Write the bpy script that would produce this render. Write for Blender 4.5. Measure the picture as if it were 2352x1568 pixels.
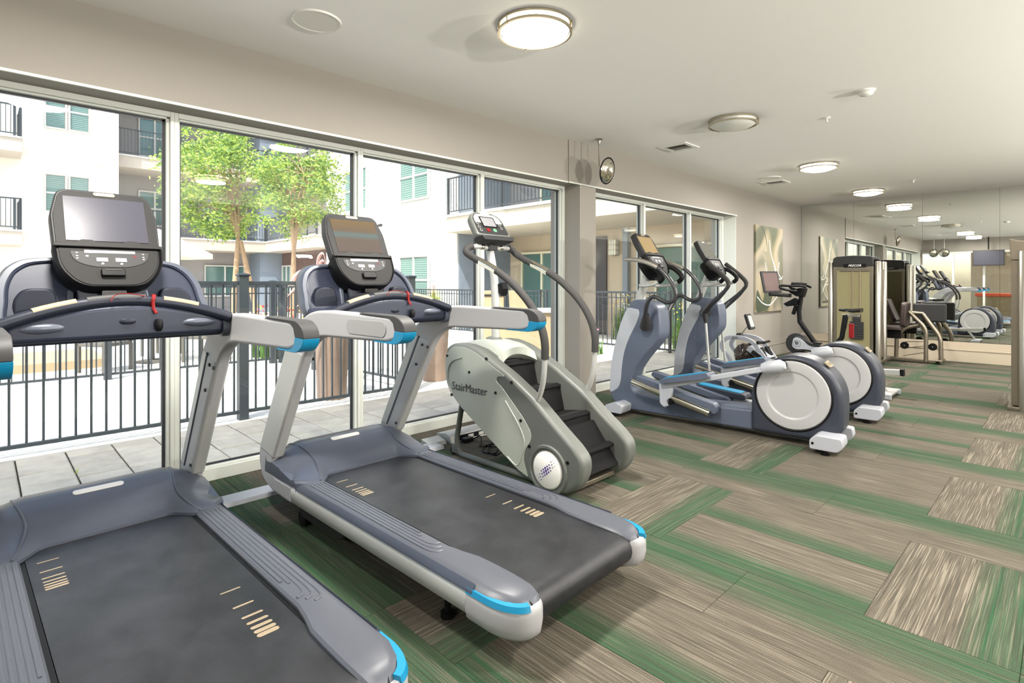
import bpy, math, random
from mathutils import Vector, Matrix
random.seed(7)
scene = bpy.context.scene
COL = scene.collection
PI = math.pi
for _o in list(bpy.data.objects):
    bpy.data.objects.remove(_o)

# ------------------------------------------------------------------ camera
cam_d = bpy.data.cameras.new('camera')
cam = bpy.data.objects.new('camera', cam_d)
COL.objects.link(cam)
scene.camera = cam
CAM_H = 1.373
cam_d.sensor_width = 36.0
cam_d.lens = 1254.5 / 2352 * 36.0
cam_d.shift_y = -134.0 / 2352
cam_d.clip_start = 0.05
cam_d.clip_end = 200
cam.location = (0, 0, CAM_H)
YAW = math.atan2(1289, 1254.5)
cam.rotation_euler = (PI / 2, 0, YAW)

# ------------------------------------------------------------------ world, sun, exposure
world = bpy.data.worlds.new('sky')
scene.world = world
world.use_nodes = True
wn = world.node_tree
wn.nodes.clear()
w_out = wn.nodes.new('ShaderNodeOutputWorld')
w_bg = wn.nodes.new('ShaderNodeBackground')
w_sky = wn.nodes.new('ShaderNodeTexSky')
w_sky.sky_type = 'NISHITA'
w_sky.sun_disc = False
w_sky.sun_elevation = math.radians(57)
w_sky.sun_rotation = math.radians(150)
w_sky.dust_density = 3.0
w_sky.air_density = 1.0
w_bg.inputs['Strength'].default_value = 0.60
wn.links.new(w_sky.outputs[0], w_bg.inputs[0])
wn.links.new(w_bg.outputs[0], w_out.inputs[0])

sun_d = bpy.data.lights.new('sun', 'SUN')
sun_d.energy = 8.5
sun_d.angle = math.radians(0.6)
sun_d.color = (1.0, 0.96, 0.9)
sun = bpy.data.objects.new('sun', sun_d)
COL.objects.link(sun)
sun.rotation_euler = Vector((0.35, -0.55, 1.0)).to_track_quat('Z', 'Y').to_euler()

vs = scene.view_settings
vs.view_transform = 'Standard'
vs.look = 'None'
vs.gamma = 1.0
vs.exposure = 0.0
vs.use_curve_mapping = False
cy = scene.cycles
cy.max_bounces = 8
cy.diffuse_bounces = 6
cy.glossy_bounces = 4
cy.transmission_bounces = 4
cy.transparent_max_bounces = 12
cy.caustics_reflective = False
cy.caustics_refractive = False
cy.sample_clamp_indirect = 6.0
cy.use_denoising = True

# ------------------------------------------------------------------ materials
def new_mat(name):
    m = bpy.data.materials.new(name)
    m.use_nodes = True
    nt = m.node_tree
    b = nt.nodes.get('Principled BSDF')
    return m, nt, b

def N(nt, kind, **kw):
    n = nt.nodes.new(kind)
    for k, v in kw.items():
        if k in n.inputs:
            n.inputs[k].default_value = v
        else:
            setattr(n, k, v)
    return n

def mat(name, col, rough=0.5, metal=0.0, spec=0.5, coat=0.0, var=0.0, vscale=6.0, bump=0.0, bscale=200.0, emit=None, estr=0.0):
    m, nt, b = new_mat(name)
    b.inputs['Base Color'].default_value = (*col, 1)
    b.inputs['Roughness'].default_value = rough
    b.inputs['Metallic'].default_value = metal
    b.inputs['Specular IOR Level'].default_value = spec
    b.inputs['Coat Weight'].default_value = coat
    b.inputs['Coat Roughness'].default_value = 0.15
    tc = None
    if var > 0 or bump > 0:
        tc = N(nt, 'ShaderNodeTexCoord')
    if var > 0:
        no = N(nt, 'ShaderNodeTexNoise', Scale=vscale, Detail=5.0)
        nt.links.new(tc.outputs['Object'], no.inputs['Vector'])
        mx = N(nt, 'ShaderNodeMix', data_type='RGBA')
        nt.links.new(no.outputs['Fac'], mx.inputs[0])
        mx.inputs[6].default_value = (*[c * (1 - var) for c in col], 1)
        mx.inputs[7].default_value = (*[min(1, c * (1 + var)) for c in col], 1)
        nt.links.new(mx.outputs[2], b.inputs['Base Color'])
    if bump > 0:
        no2 = N(nt, 'ShaderNodeTexNoise', Scale=bscale, Detail=3.0)
        nt.links.new(tc.outputs['Object'], no2.inputs['Vector'])
        bp = N(nt, 'ShaderNodeBump', Strength=bump, Distance=0.004)
        nt.links.new(no2.outputs['Fac'], bp.inputs['Height'])
        nt.links.new(bp.outputs[0], b.inputs['Normal'])
    if emit:
        b.inputs['Emission Color'].default_value = (*emit, 1)
        b.inputs['Emission Strength'].default_value = estr
    return m

def s(r, g, b_):
    """sRGB 0-255 -> linear"""
    f = lambda c: (c / 255 / 12.92) if c <= 10 else ((c / 255 + 0.055) / 1.055) ** 2.4
    return (f(r), f(g), f(b_))

def glass_mat(name, tint=(0.90, 0.925, 0.91), refl=1.0, ior=1.5):
    """thin pane: see-through with a Fresnel reflection"""
    m, nt, b = new_mat(name)
    nt.nodes.remove(b)
    out = nt.nodes['Material Output']
    tr = N(nt, 'ShaderNodeBsdfTransparent'); tr.inputs[0].default_value = (*tint, 1)
    gl = N(nt, 'ShaderNodeBsdfGlossy', Roughness=0.0); gl.inputs[0].default_value = (refl, refl, refl, 1)
    lwt = N(nt, 'ShaderNodeLayerWeight', Blend=0.5)
    pw = N(nt, 'ShaderNodeMath', operation='POWER'); pw.inputs[1].default_value = 5.0
    nt.links.new(lwt.outputs['Facing'], pw.inputs[0])
    fr = N(nt, 'ShaderNodeMath', operation='MULTIPLY_ADD'); fr.inputs[1].default_value = 0.9; fr.inputs[2].default_value = 0.035
    nt.links.new(pw.outputs[0], fr.inputs[0])
    mx = N(nt, 'ShaderNodeMixShader')
    nt.links.new(fr.outputs[0], mx.inputs[0]); nt.links.new(tr.outputs[0], mx.inputs[1]); nt.links.new(gl.outputs[0], mx.inputs[2])
    nt.links.new(mx.outputs[0], out.inputs['Surface'])
    return m

M = {}
M['wall'] = mat('painted_wall', s(146, 141, 133), 0.85, spec=0.2, var=0.012, vscale=2, bump=0.05, bscale=300)
M['wall_far'] = mat('painted_base', s(184, 172, 152), 0.8, spec=0.2)
M['ceiling'] = mat('ceiling_paint', s(246, 244, 240), 0.9, spec=0.1, bump=0.04, bscale=250)
M['frame'] = mat('window_frame_paint', s(206, 209, 201), 0.45)
M['gasket'] = mat('black_gasket', s(35, 38, 42), 0.5)
M['silver_plastic'] = mat('silver_plastic', s(162, 162, 164), 0.45, spec=0.35, var=0.01)
M['pole'] = mat('pole_paint', s(172, 173, 170), 0.38, metal=0.15)
M['slate'] = mat('slate_plastic', s(76, 81, 93), 0.32, spec=0.4, var=0.02)
M['slate_deck'] = mat('slate_deck', s(76, 79, 87), 0.38, spec=0.35, var=0.02)
M['slate_dark'] = mat('slate_dark', s(62, 68, 82), 0.38)
M['navy'] = mat('navy_plastic', s(42, 47, 62), 0.4, spec=0.3)
M['navy_deep'] = mat('navy_deep', s(30, 34, 46), 0.45, spec=0.25)
M['charcoal'] = mat('charcoal_plastic', s(44, 44, 45), 0.48, spec=0.25)
M['charcoal2'] = mat('charcoal_light', s(60, 60, 61), 0.55, spec=0.3)
M['black'] = mat('black_plastic', s(14, 14, 15), 0.5, spec=0.18)
M['black_gloss'] = mat('black_gloss', s(20, 20, 22), 0.12, coat=0.5)
M['rubber'] = mat('black_rubber', s(22, 22, 23), 0.75, spec=0.12, bump=0.2, bscale=500)
M['blue'] = mat('blue_accent', s(0, 122, 164), 0.4)
M['tan'] = mat('tan_sensor', s(148, 134, 112), 0.45, spec=0.3)
M['white_badge'] = mat('white_badge', s(226, 224, 220), 0.3)
M['red'] = mat('red_clip', s(116, 20, 22), 0.55, spec=0.2)
M['chrome'] = mat('chrome', s(225, 220, 205), 0.12, metal=1.0)
M['steel'] = mat('brushed_steel', s(176, 172, 162), 0.32, metal=0.9)
M['nickel'] = mat('nickel', s(196, 186, 164), 0.25, metal=1.0)
M['pewter'] = mat('pewter_frame', s(132, 124, 110), 0.32, metal=0.75)
M['screen'] = mat('screen_glass', s(62, 62, 70), 0.25, spec=0.14)
M['lcd'] = mat('lcd_grey', s(172, 174, 172), 0.3)
M['lcd_dark'] = mat('lcd_dark', s(120, 120, 124), 0.25)
M['grip'] = mat('foam_grip', s(58, 57, 56), 0.75, spec=0.2, bump=0.15, bscale=400)
M['sm_light'] = mat('stair_light_plastic', s(160, 165, 156), 0.45, var=0.01)
M['sm_grey'] = mat('stair_grey_plastic', s(94, 97, 93), 0.45)
M['ell_white'] = mat('ell_white_plastic', s(168, 171, 178), 0.38)
M['ell_slate'] = mat('ell_slate_plastic', s(84, 92, 108), 0.4, spec=0.4)
M['ell_dark'] = mat('ell_dark_plastic', s(50, 54, 64), 0.38, spec=0.35)
M['ell_disc'] = mat('ell_disc_plastic', s(170, 170, 171), 0.36)
M['fence'] = mat('fence_metal', s(56, 62, 68), 0.45, metal=0.2)
M['purple'] = mat('purple_print', s(72, 50, 130), 0.5)
M['print_black'] = mat('print_black', s(38, 40, 44), 0.5)
M['print_white'] = mat('print_white', s(235, 235, 232), 0.5)
M['green_btn'] = mat('green_button', s(90, 150, 110), 0.5)
M['smoked'] = mat('smoked_tank', s(58, 46, 40), 0.12, coat=0.6, var=0.15, vscale=5)
M['smoked'].node_tree.nodes['Principled BSDF'].inputs['Metallic'].default_value = 0.25
M['glass'] = glass_mat('window_glass')
M['mirror'] = mat('mirror', (0.86, 0.88, 0.85), 0.0, metal=1.0)
M['lamp_on'] = mat('lamp_diffuser_lit', (0.9, 0.88, 0.8), 0.4, emit=(1.0, 0.90, 0.72), estr=6.5)
M['lamp_off'] = mat('lamp_diffuser_unlit', s(214, 214, 206), 0.35)
M['white_paint'] = mat('white_paint', s(228, 227, 221), 0.5)
M['grille'] = mat('speaker_grille', s(226, 224, 216), 0.8, bump=0.15, bscale=900)
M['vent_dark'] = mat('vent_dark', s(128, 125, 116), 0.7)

# belt with fine weave
m, nt, b = new_mat('running_belt')
tc = N(nt, 'ShaderNodeTexCoord')
wv = N(nt, 'ShaderNodeTexVoronoi', Scale=420.0)
nt.links.new(tc.outputs['Object'], wv.inputs['Vector'])
no = N(nt, 'ShaderNodeTexNoise', Scale=7.0, Detail=8.0, Roughness=0.65)
nt.links.new(tc.outputs['Object'], no.inputs['Vector'])
rp = N(nt, 'ShaderNodeValToRGB')
rp.color_ramp.elements[0].position = 0.38; rp.color_ramp.elements[0].color = (*s(30, 31, 34), 1)
rp.color_ramp.elements[1].position = 0.75; rp.color_ramp.elements[1].color = (*s(48, 49, 53), 1)
nt.links.new(no.outputs['Fac'], rp.inputs[0]); nt.links.new(rp.outputs[0], b.inputs['Base Color'])
bp = N(nt, 'ShaderNodeBump', Strength=0.25, Distance=0.002)
nt.links.new(wv.outputs['Distance'], bp.inputs['Height']); nt.links.new(bp.outputs[0], b.inputs['Normal'])
b.inputs['Roughness'].default_value = 0.34
b.inputs['Specular IOR Level'].default_value = 0.3
M['belt'] = m

# carpet planks: streaks along the plank (UV.x), green bands across it (UV.y)
def carpet_mat(name, bands, tan=(88, 83, 73), streak=0.5, thin=0.0):
    m, nt, b = new_mat(name)
    uv = N(nt, 'ShaderNodeUVMap'); uv.uv_map = 'uv'
    oi = N(nt, 'ShaderNodeObjectInfo')
    mp = N(nt, 'ShaderNodeMapping'); mp.inputs['Scale'].default_value = (3.0, 84, 1)
    nt.links.new(uv.outputs[0], mp.inputs[0])
    ad = N(nt, 'ShaderNodeVectorMath', operation='ADD')
    sc = N(nt, 'ShaderNodeMath', operation='MULTIPLY'); sc.inputs[1].default_value = 57.0
    nt.links.new(oi.outputs['Random'], sc.inputs[0])
    nt.links.new(mp.outputs[0], ad.inputs[0]); nt.links.new(sc.outputs[0], ad.inputs[1])
    n1 = N(nt, 'ShaderNodeTexNoise', Scale=1.0, Detail=3.0, Roughness=0.7)
    nt.links.new(ad.outputs[0], n1.inputs['Vector'])
    r1 = N(nt, 'ShaderNodeValToRGB')
    e = r1.color_ramp.elements
    e[0].position = 0.36; e[0].color = (*s(*[c * 0.80 for c in tan]), 1)
    e[1].position = 0.53; e[1].color = (*s(*tan), 1)
    x = r1.color_ramp.elements.new(0.66); x.color = (*s(*[c * 1.10 for c in tan]), 1)
    nt.links.new(n1.outputs['Fac'], r1.inputs[0])
    # thin light lines
    # green: ramp over v
    sx = N(nt, 'ShaderNodeSeparateXYZ'); nt.links.new(uv.outputs[0], sx.inputs[0])
    r2 = N(nt, 'ShaderNodeValToRGB')
    cr = r2.color_ramp
    pts = bands
    cr.elements[0].position = pts[0][0]; cr.elements[0].color = (pts[0][1],) * 3 + (1,)
    cr.elements[1].position = pts[-1][0]; cr.elements[1].color = (pts[-1][1],) * 3 + (1,)
    for p, v in pts[1:-1]:
        el = cr.elements.new(p); el.color = (v, v, v, 1)
    n3 = N(nt, 'ShaderNodeTexNoise', Scale=1.0, Detail=2.0)
    mp3 = N(nt, 'ShaderNodeMapping'); mp3.inputs['Scale'].default_value = (1.0, 30, 1)
    nt.links.new(uv.outputs[0], mp3.inputs[0])
    ad3 = N(nt, 'ShaderNodeVectorMath', operation='ADD')
    nt.links.new(mp3.outputs[0], ad3.inputs[0]); nt.links.new(sc.outputs[0], ad3.inputs[1])
    nt.links.new(ad3.outputs[0], n3.inputs['Vector'])
    nt.links.new(sx.outputs['Y'], r2.inputs[0])
    ml = N(nt, 'ShaderNodeMath', operation='MULTIPLY_ADD'); ml.inputs[1].default_value = 1.5; ml.inputs[2].default_value = 0.05
    nt.links.new(n3.outputs['Fac'], ml.inputs[0])
    m2 = N(nt, 'ShaderNodeMath', operation='MULTIPLY'); m2.use_clamp = True
    nt.links.new(ml.outputs[0], m2.inputs[0]); nt.links.new(r2.outputs[0], m2.inputs[1])
    r4 = N(nt, 'ShaderNodeValToRGB')
    r4.color_ramp.elements[0].position = 0.35; r4.color_ramp.elements[0].color = (*s(52, 62, 48), 1)
    r4.color_ramp.elements[1].position = 0.62; r4.color_ramp.elements[1].color = (*s(38, 80, 52), 1)
    nt.links.new(n1.outputs['Fac'], r4.inputs[0])
    # broken light threads
    mpl = N(nt, 'ShaderNodeMapping'); mpl.inputs['Scale'].default_value = (2.6, 92 if streak > 1 else 100, 1)
    nt.links.new(uv.outputs[0], mpl.inputs[0])
    adl = N(nt, 'ShaderNodeVectorMath', operation='ADD')
    nt.links.new(mpl.outputs[0], adl.inputs[0]); nt.links.new(sc.outputs[0], adl.inputs[1])
    nl = N(nt, 'ShaderNodeTexNoise', Scale=1.0, Detail=2.0, Roughness=0.5); nt.links.new(adl.outputs[0], nl.inputs['Vector'])
    rl = N(nt, 'ShaderNodeMapRange'); rl.inputs[1].default_value = 0.58 - 0.03 * streak; rl.inputs[2].default_value = 0.66 - 0.03 * streak
    rl.inputs[3].default_value = 0.0; rl.inputs[4].default_value = min(0.55, 0.3 + 0.26 * streak); nt.links.new(nl.outputs['Fac'], rl.inputs[0])
    ml2 = N(nt, 'ShaderNodeMath', operation='MULTIPLY_ADD'); ml2.inputs[1].default_value = -1.0; ml2.inputs[2].default_value = 1.0; ml2.use_clamp = True
    nt.links.new(m2.outputs[0], ml2.inputs[0])
    ml3 = N(nt, 'ShaderNodeMath', operation='MULTIPLY'); nt.links.new(ml2.outputs[0], ml3.inputs[0]); nt.links.new(rl.outputs[0], ml3.inputs[1])
    mxa = N(nt, 'ShaderNodeMix', data_type='RGBA')
    nt.links.new(m2.outputs[0], mxa.inputs[0]); nt.links.new(r1.outputs[0], mxa.inputs[6]); nt.links.new(r4.outputs[0], mxa.inputs[7])
    mx = N(nt, 'ShaderNodeMix', data_type='RGBA')
    nt.links.new(ml3.outputs[0], mx.inputs[0]); nt.links.new(mxa.outputs[2], mx.inputs[6]); mx.inputs[7].default_value = (*s(146, 138, 124), 1)
    # pile speckle
    tc = N(nt, 'ShaderNodeTexCoord')
    n5 = N(nt, 'ShaderNodeTexNoise', Scale=260.0, Detail=2.0)
    nt.links.new(tc.outputs['Object'], n5.inputs['Vector'])
    r5 = N(nt, 'ShaderNodeMapRange'); r5.inputs[1].default_value = 0.25; r5.inputs[2].default_value = 0.75
    r5.inputs[3].default_value = 0.72; r5.inputs[4].default_value = 1.22
    nt.links.new(n5.outputs['Fac'], r5.inputs[0])
    vm = N(nt, 'ShaderNodeVectorMath', operation='SCALE')
    nt.links.new(mx.outputs[2], vm.inputs[0]); nt.links.new(r5.outputs[0], vm.inputs['Scale'])
    nt.links.new(vm.outputs[0], b.inputs['Base Color'])
    bp = N(nt, 'ShaderNodeBump', Strength=0.5, Distance=0.004)
    nt.links.new(n5.outputs['Fac'], bp.inputs['Height']); nt.links.new(bp.outputs[0], b.inputs['Normal'])
    b.inputs['Roughness'].default_value = 0.95
    b.inputs['Specular IOR Level'].default_value = 0.1
    return m
M['carpet_tan'] = carpet_mat('carpet_tan', [(0, 0), (1, 0)], streak=0.5)
M['carpet_bold'] = carpet_mat('carpet_bold', [(0, 0.9), (0.18, 0.95), (0.34, 0.5), (0.42, 0.0), (1, 0)], streak=1.35)
M['carpet_bold_plain'] = carpet_mat('carpet_bold_plain', [(0, 0), (1, 0)], streak=1.35)
M['carpet_edge'] = carpet_mat('carpet_edge', [(0, 0.9), (0.16, 0.95), (0.32, 0.4), (0.40, 0.0), (1, 0)], streak=0.6)
M['carpet_edge2'] = carpet_mat('carpet_edge2', [(0, 0), (0.36, 0.0), (0.52, 0.6), (0.75, 0.95), (1, 0.85)], streak=0.5)
M['carpet_green'] = carpet_mat('carpet_green', [(0, 0.7), (0.18, 1.0), (0.34, 0.6), (0.5, 0.95), (0.66, 0.45), (0.8, 0.9), (1, 0.5)], streak=0.1)

# concrete pavers
def paver_mat(name, col):
    m, nt, b = new_mat(name)
    tc = N(nt, 'ShaderNodeTexCoord'); oi = N(nt, 'ShaderNodeObjectInfo')
    n = N(nt, 'ShaderNodeTexNoise', Scale=5.0, Detail=8.0, Roughness=0.7)
    ad = N(nt, 'ShaderNodeVectorMath', operation='ADD')
    sc = N(nt, 'ShaderNodeMath', operation='MULTIPLY'); sc.inputs[1].default_value = 91.0
    nt.links.new(oi.outputs['Random'], sc.inputs[0])
    nt.links.new(tc.outputs['Object'], ad.inputs[0]); nt.links.new(sc.outputs[0], ad.inputs[1])
    nt.links.new(ad.outputs[0], n.inputs['Vector'])
    r = N(nt, 'ShaderNodeValToRGB')
    r.color_ramp.elements[0].position = 0.3; r.color_ramp.elements[0].color = (*[c * 0.78 for c in col], 1)
    r.color_ramp.elements[1].position = 0.7; r.color_ramp.elements[1].color = (*[min(1, c * 1.12) for c in col], 1)
    nt.links.new(n.outputs['Fac'], r.inputs[0])
    hv = N(nt, 'ShaderNodeMapRange'); hv.inputs[3].default_value = 0.88; hv.inputs[4].default_value = 1.08
    nt.links.new(oi.outputs['Random'], hv.inputs[0])
    vm = N(nt, 'ShaderNodeVectorMath', operation='SCALE')
    nt.links.new(r.outputs[0], vm.inputs[0]); nt.links.new(hv.outputs[0], vm.inputs['Scale'])
    nt.links.new(vm.outputs[0], b.inputs['Base Color'])
    b.inputs['Roughness'].default_value = 0.9
    return m
M['paver'] = paver_mat('paver_concrete', s(196, 188, 177))
M['grout'] = mat('paver_joint', s(60, 58, 46), 0.95, var=0.3, vscale=8)
M['deck'] = mat('sunlit_concrete', s(212, 208, 200), 0.9, var=0.04, vscale=1.2)
M['curb'] = mat('curb_concrete', s(214, 211, 204), 0.85, var=0.05, vscale=3)
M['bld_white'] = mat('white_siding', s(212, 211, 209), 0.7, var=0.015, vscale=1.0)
M['bld_white_lifted'] = mat('white_siding_lifted', s(242, 236, 226), 0.7)  # same siding, colour lightened and warmed to offset grazing sun and blue skylight
M['bld_grey'] = mat('grey_cladding', s(146, 142, 142), 0.8, var=0.02, vscale=1.0)
M['bld_slab'] = mat('balcony_slab', s(186, 174, 162), 0.8)
M['bld_beige'] = mat('beige_stucco', s(196, 180, 158), 0.85, var=0.03, vscale=1.0)
M['bld_brick'] = mat('dark_brick', s(98, 76, 72), 0.85, var=0.2, vscale=6)
M['bld_slate'] = mat('blue_grey_board', s(128, 138, 152), 0.7)
M['bld_trim'] = mat('window_trim', s(206, 204, 198), 0.6)
M['cream_trim'] = mat('cream_trim', s(226, 222, 198), 0.6)
M['teal_glass'] = mat('teal_glass', s(84, 116, 112), 0.08, spec=0.8, var=0.08, vscale=0.8)
M['blind'] = mat('blind_slats', s(122, 150, 142), 0.6)
M['door_dark'] = mat('dark_door', s(62, 60, 68), 0.6)
M['planter'] = mat('planter_resin', s(150, 127, 114), 0.7, var=0.03)
M['leaf_a'] = mat('leaf_lime', s(176, 198, 98), 0.6, var=0.2, vscale=1.5)
M['leaf_b'] = mat('leaf_green', s(92, 126, 70), 0.6, var=0.2, vscale=1.5)
for k_ in ('leaf_a', 'leaf_b'):
    b_ = M[k_].node_tree.nodes['Principled BSDF']
    b_.inputs['Subsurface Weight'].default_value = 0.0
    b_.inputs['Emission Strength'].default_value = 0.0
M['bark'] = mat('bark', s(176, 146, 116), 0.85, var=0.15, vscale=5)
M['plume'] = mat('pink_plume', s(226, 176, 170), 0.9)
M['grass_y'] = mat('grass_blade', s(176, 188, 96), 0.7, var=0.2, vscale=3)
M['grass_r'] = mat('grass_red', s(122, 62, 60), 0.7, var=0.2, vscale=3)
M['umbrella'] = mat('umbrella_canvas', s(226, 222, 206), 0.8)
M['wicker'] = mat('patio_furniture', s(96, 92, 86), 0.8)
M['fl_pink'] = mat('flower_pink', s(226, 130, 170), 0.7)
M['fl_yel'] = mat('flower_yellow', s(236, 206, 90), 0.7)
M['fl_red'] = mat('flower_red', s(200, 70, 60), 0.7)
M['stone'] = mat('stone_counter', s(168, 148, 118), 0.8, var=0.06, vscale=3)
M['orange'] = mat('orange_top', s(232, 96, 62), 0.4)
M['brown_panel'] = mat('brown_panel', s(92, 50, 40), 0.5)
M['green_weight'] = mat('tinted_shroud', s(140, 134, 100), 0.3, spec=0.4)
M['weight'] = mat('weight_plates', s(40, 40, 42), 0.5)
M['vinyl'] = mat('vinyl_pad', s(52, 40, 38), 0.45)

# ------------------------------------------------------------------ geometry helpers
def fillet(pts, r, n=5):
    out = []
    L = len(pts)
    for i in range(L):
        p = Vector(pts[i]); a = Vector(pts[i - 1]); c = Vector(pts[(i + 1) % L])
        rr = r[i] if isinstance(r, (list, tuple)) else r
        if rr <= 0:
            out.append(tuple(p)); continue
        u = (a - p); v = (c - p)
        lu, lv = u.length, v.length
        if lu < 1e-6 or lv < 1e-6:
            out.append(tuple(p)); continue
        d = min(rr, lu * 0.49, lv * 0.49)
        u = u / lu * d; v = v / lv * d
        p0 = p + u; p2 = p + v
        for k in range(n + 1):
            t = k / n
            q = p0 * (1 - t) ** 2 + p * 2 * t * (1 - t) + p2 * t ** 2
            out.append(tuple(q))
    return out

def catmull(pts, n=6, closed=False):
    P = [Vector(p) for p in pts]
    L = len(P); out = []
    rng = range(L if closed else L - 1)
    for i in rng:
        p0 = P[(i - 1) % L] if (closed or i > 0) else P[0] * 2 - P[1]
        p1 = P[i]; p2 = P[(i + 1) % L]
        p3 = P[(i + 2) % L] if (closed or i + 2 < L) else P[-1] * 2 - P[-2]
        for k in range(n):
            t = k / n
            out.append(0.5 * ((2 * p1) + (p2 - p0) * t + (2 * p0 - 5 * p1 + 4 * p2 - p3) * t * t + (3 * p1 - p0 - 3 * p2 + p3) * t ** 3))
    if not closed:
        out.append(P[-1])
    return [tuple(q) for q in out]

def frame_m(o, x, y, z):
    m = Matrix.Identity(4)
    for i, a in enumerate((x, y, z)):
        a = Vector(a).normalized()
        m[0][i], m[1][i], m[2][i] = a
    m[0][3], m[1][3], m[2][3] = o
    return m

class G:
    def __init__(self, M_=None):
        self.v = []; self.f = []; self.M = M_
    def add(self, vs_, fs_, M_=None):
        k = len(self.v)
        mm = M_ if M_ is not None else self.M
        if mm is not None:
            vs_ = [tuple(mm @ Vector(p)) for p in vs_]
        self.v += [tuple(p) for p in vs_]
        self.f += [tuple(i + k for i in f) for f in fs_]
        return self
    def box(self, x0, x1, y0, y1, z0, z1, M_=None):
        return self.add([(x0, y0, z0), (x1, y0, z0), (x1, y1, z0), (x0, y1, z0), (x0, y0, z1), (x1, y0, z1), (x1, y1, z1), (x0, y1, z1)],
                        [(0, 3, 2, 1), (4, 5, 6, 7), (0, 1, 5, 4), (1, 2, 6, 5), (2, 3, 7, 6), (3, 0, 4, 7)], M_)
    def prism(self, pts, a0, a1, axis='y', M_=None):
        def P(p, a):
            return (p[0], a, p[1]) if axis == 'y' else ((p[0], p[1], a) if axis == 'z' else (a, p[0], p[1]))
        n = len(pts)
        v = [P(p, a0) for p in pts] + [P(p, a1) for p in pts]
        f = [tuple(range(n)), tuple(range(2 * n - 1, n - 1, -1))]
        f += [(i, i + n, (i + 1) % n + n, (i + 1) % n) for i in range(n)]
        return self.add(v, f, M_)
    def loft(self, rings, cap=True, closed=True, M_=None):
        n = len(rings[0]); v = []; f = []
        for r in rings: v += list(r)
        for i in range(len(rings) - 1):
            for j in range(n if closed else n - 1):
                a = i * n + j; b_ = i * n + (j + 1) % n
                f.append((a, b_, b_ + n, a + n))
        if cap and closed:
            f.append(tuple(range(n - 1, -1, -1)))
            f.append(tuple(range((len(rings) - 1) * n, len(rings) * n)))
        return self.add(v, f, M_)
    def tube(self, path, r, n=10, cap=True, flat=1.0, up=None, M_=None):
        P = [Vector(p) for p in path]
        R = r if isinstance(r, (list, tuple)) else [r] * len(P)
        rings = []
        prev = None
        for i, p in enumerate(P):
            t = (P[min(i + 1, len(P) - 1)] - P[max(i - 1, 0)])
            if t.length < 1e-9: t = Vector((0, 0, 1))
            t.normalize()
            if prev is None:
                a = Vector(up) if up else (Vector((0, 0, 1)) if abs(t.z) < 0.9 else Vector((1, 0, 0)))
                nrm = (a - t * a.dot(t)).normalized()
            else:
                nrm = (prev - t * prev.dot(t)).normalized()
            prev = nrm
            bn = t.cross(nrm)
            rings.append([tuple(p + nrm * (R[i] * math.cos(2 * PI * k / n)) + bn * (R[i] * flat * math.sin(2 * PI * k / n))) for k in range(n)])
        return self.loft(rings, cap, True, M_)
    def cyl(self, c, axis, r, h, n=20, M_=None):
        a = Vector(axis).normalized()
        return self.tube([Vector(c) - a * h / 2, Vector(c) + a * h / 2], r, n, M_=M_)
    def lathe(self, prof, n=32, M_=None):
        rings = [[(r * math.cos(2 * PI * k / n), r * math.sin(2 * PI * k / n), z) for k in range(n)] for r, z in prof]
        return self.loft(rings, True, True, M_)
    def ball(self, c, r, n=12, M_=None):
        rr = r if isinstance(r, (tuple, list)) else (r, r, r)
        rings = []
        for i in range(1, n // 2):
            th = PI * i / (n // 2)
            rings.append([(c[0] + rr[0] * math.sin(th) * math.cos(2 * PI * k / n), c[1] + rr[1] * math.sin(th) * math.sin(2 * PI * k / n), c[2] + rr[2] * math.cos(th)) for k in range(n)])
        return self.loft(rings[::-1], True, True, M_)
    def torus(self, c, R, r, n=32, m_=8, M_=None):
        rings = []
        for i in range(n + 1):
            a = 2 * PI * i / n
            rings.append([(c[0] + (R + r * math.cos(b2)) * math.cos(a), c[1] + (R + r * math.cos(b2)) * math.sin(a), c[2] + r * math.sin(b2)) for b2 in [2 * PI * k / m_ for k in range(m_)]])
        return self.loft(rings, False, True, M_)
    def grid(self, fn, nu, nv, M_=None):
        v = [fn(i / nu, j / nv) for i in range(nu + 1) for j in range(nv + 1)]
        f = [(i * (nv + 1) + j, (i + 1) * (nv + 1) + j, (i + 1) * (nv + 1) + j + 1, i * (nv + 1) + j + 1) for i in range(nu) for j in range(nv)]
        return self.add(v, f, M_)
    def build(self, name, m_, parent=None, bevel=0.0, seg=2, smooth=40, fix=True, **props):
        me = bpy.data.meshes.new(name)
        me.from_pydata(self.v, [], self.f)
        if fix:
            import bmesh
            bm = bmesh.new(); bm.from_mesh(me)
            bmesh.ops.recalc_face_normals(bm, faces=bm.faces)
            bm.to_mesh(me); bm.free()
        me.materials.append(m_)
        o = bpy.data.objects.new(name, me)
        COL.objects.link(o)
        if parent is not None: o.parent = parent
        if smooth:
            me.polygons.foreach_set('use_smooth', [True] * len(me.polygons))
            if not bevel:
                me.set_sharp_from_angle(angle=math.radians(smooth))
        if bevel:
            bv = o.modifiers.new('bevel', 'BEVEL')
            bv.width = bevel; bv.segments = seg; bv.limit_method = 'ANGLE'; bv.angle_limit = math.radians(35)
            bv.harden_normals = True
            me.set_sharp_from_angle(angle=math.radians(80))
        for k, v_ in props.items(): o[k] = v_
        return o

def empty(name, loc=(0, 0, 0), rz=0.0, label=None, cat=None, group=None, kind=None):
    o = bpy.data.objects.new(name, None)
    o.empty_display_size = 0.1
    COL.objects.link(o)
    o.location = loc; o.rotation_euler = (0, 0, rz)
    tag(o, label, cat, group, kind)
    return o

def tag(o, label=None, cat=None, group=None, kind=None):
    if label: o['label'] = label
    if cat: o['category'] = cat
    if group: o['group'] = group
    if kind: o['kind'] = kind
    return o

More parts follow.
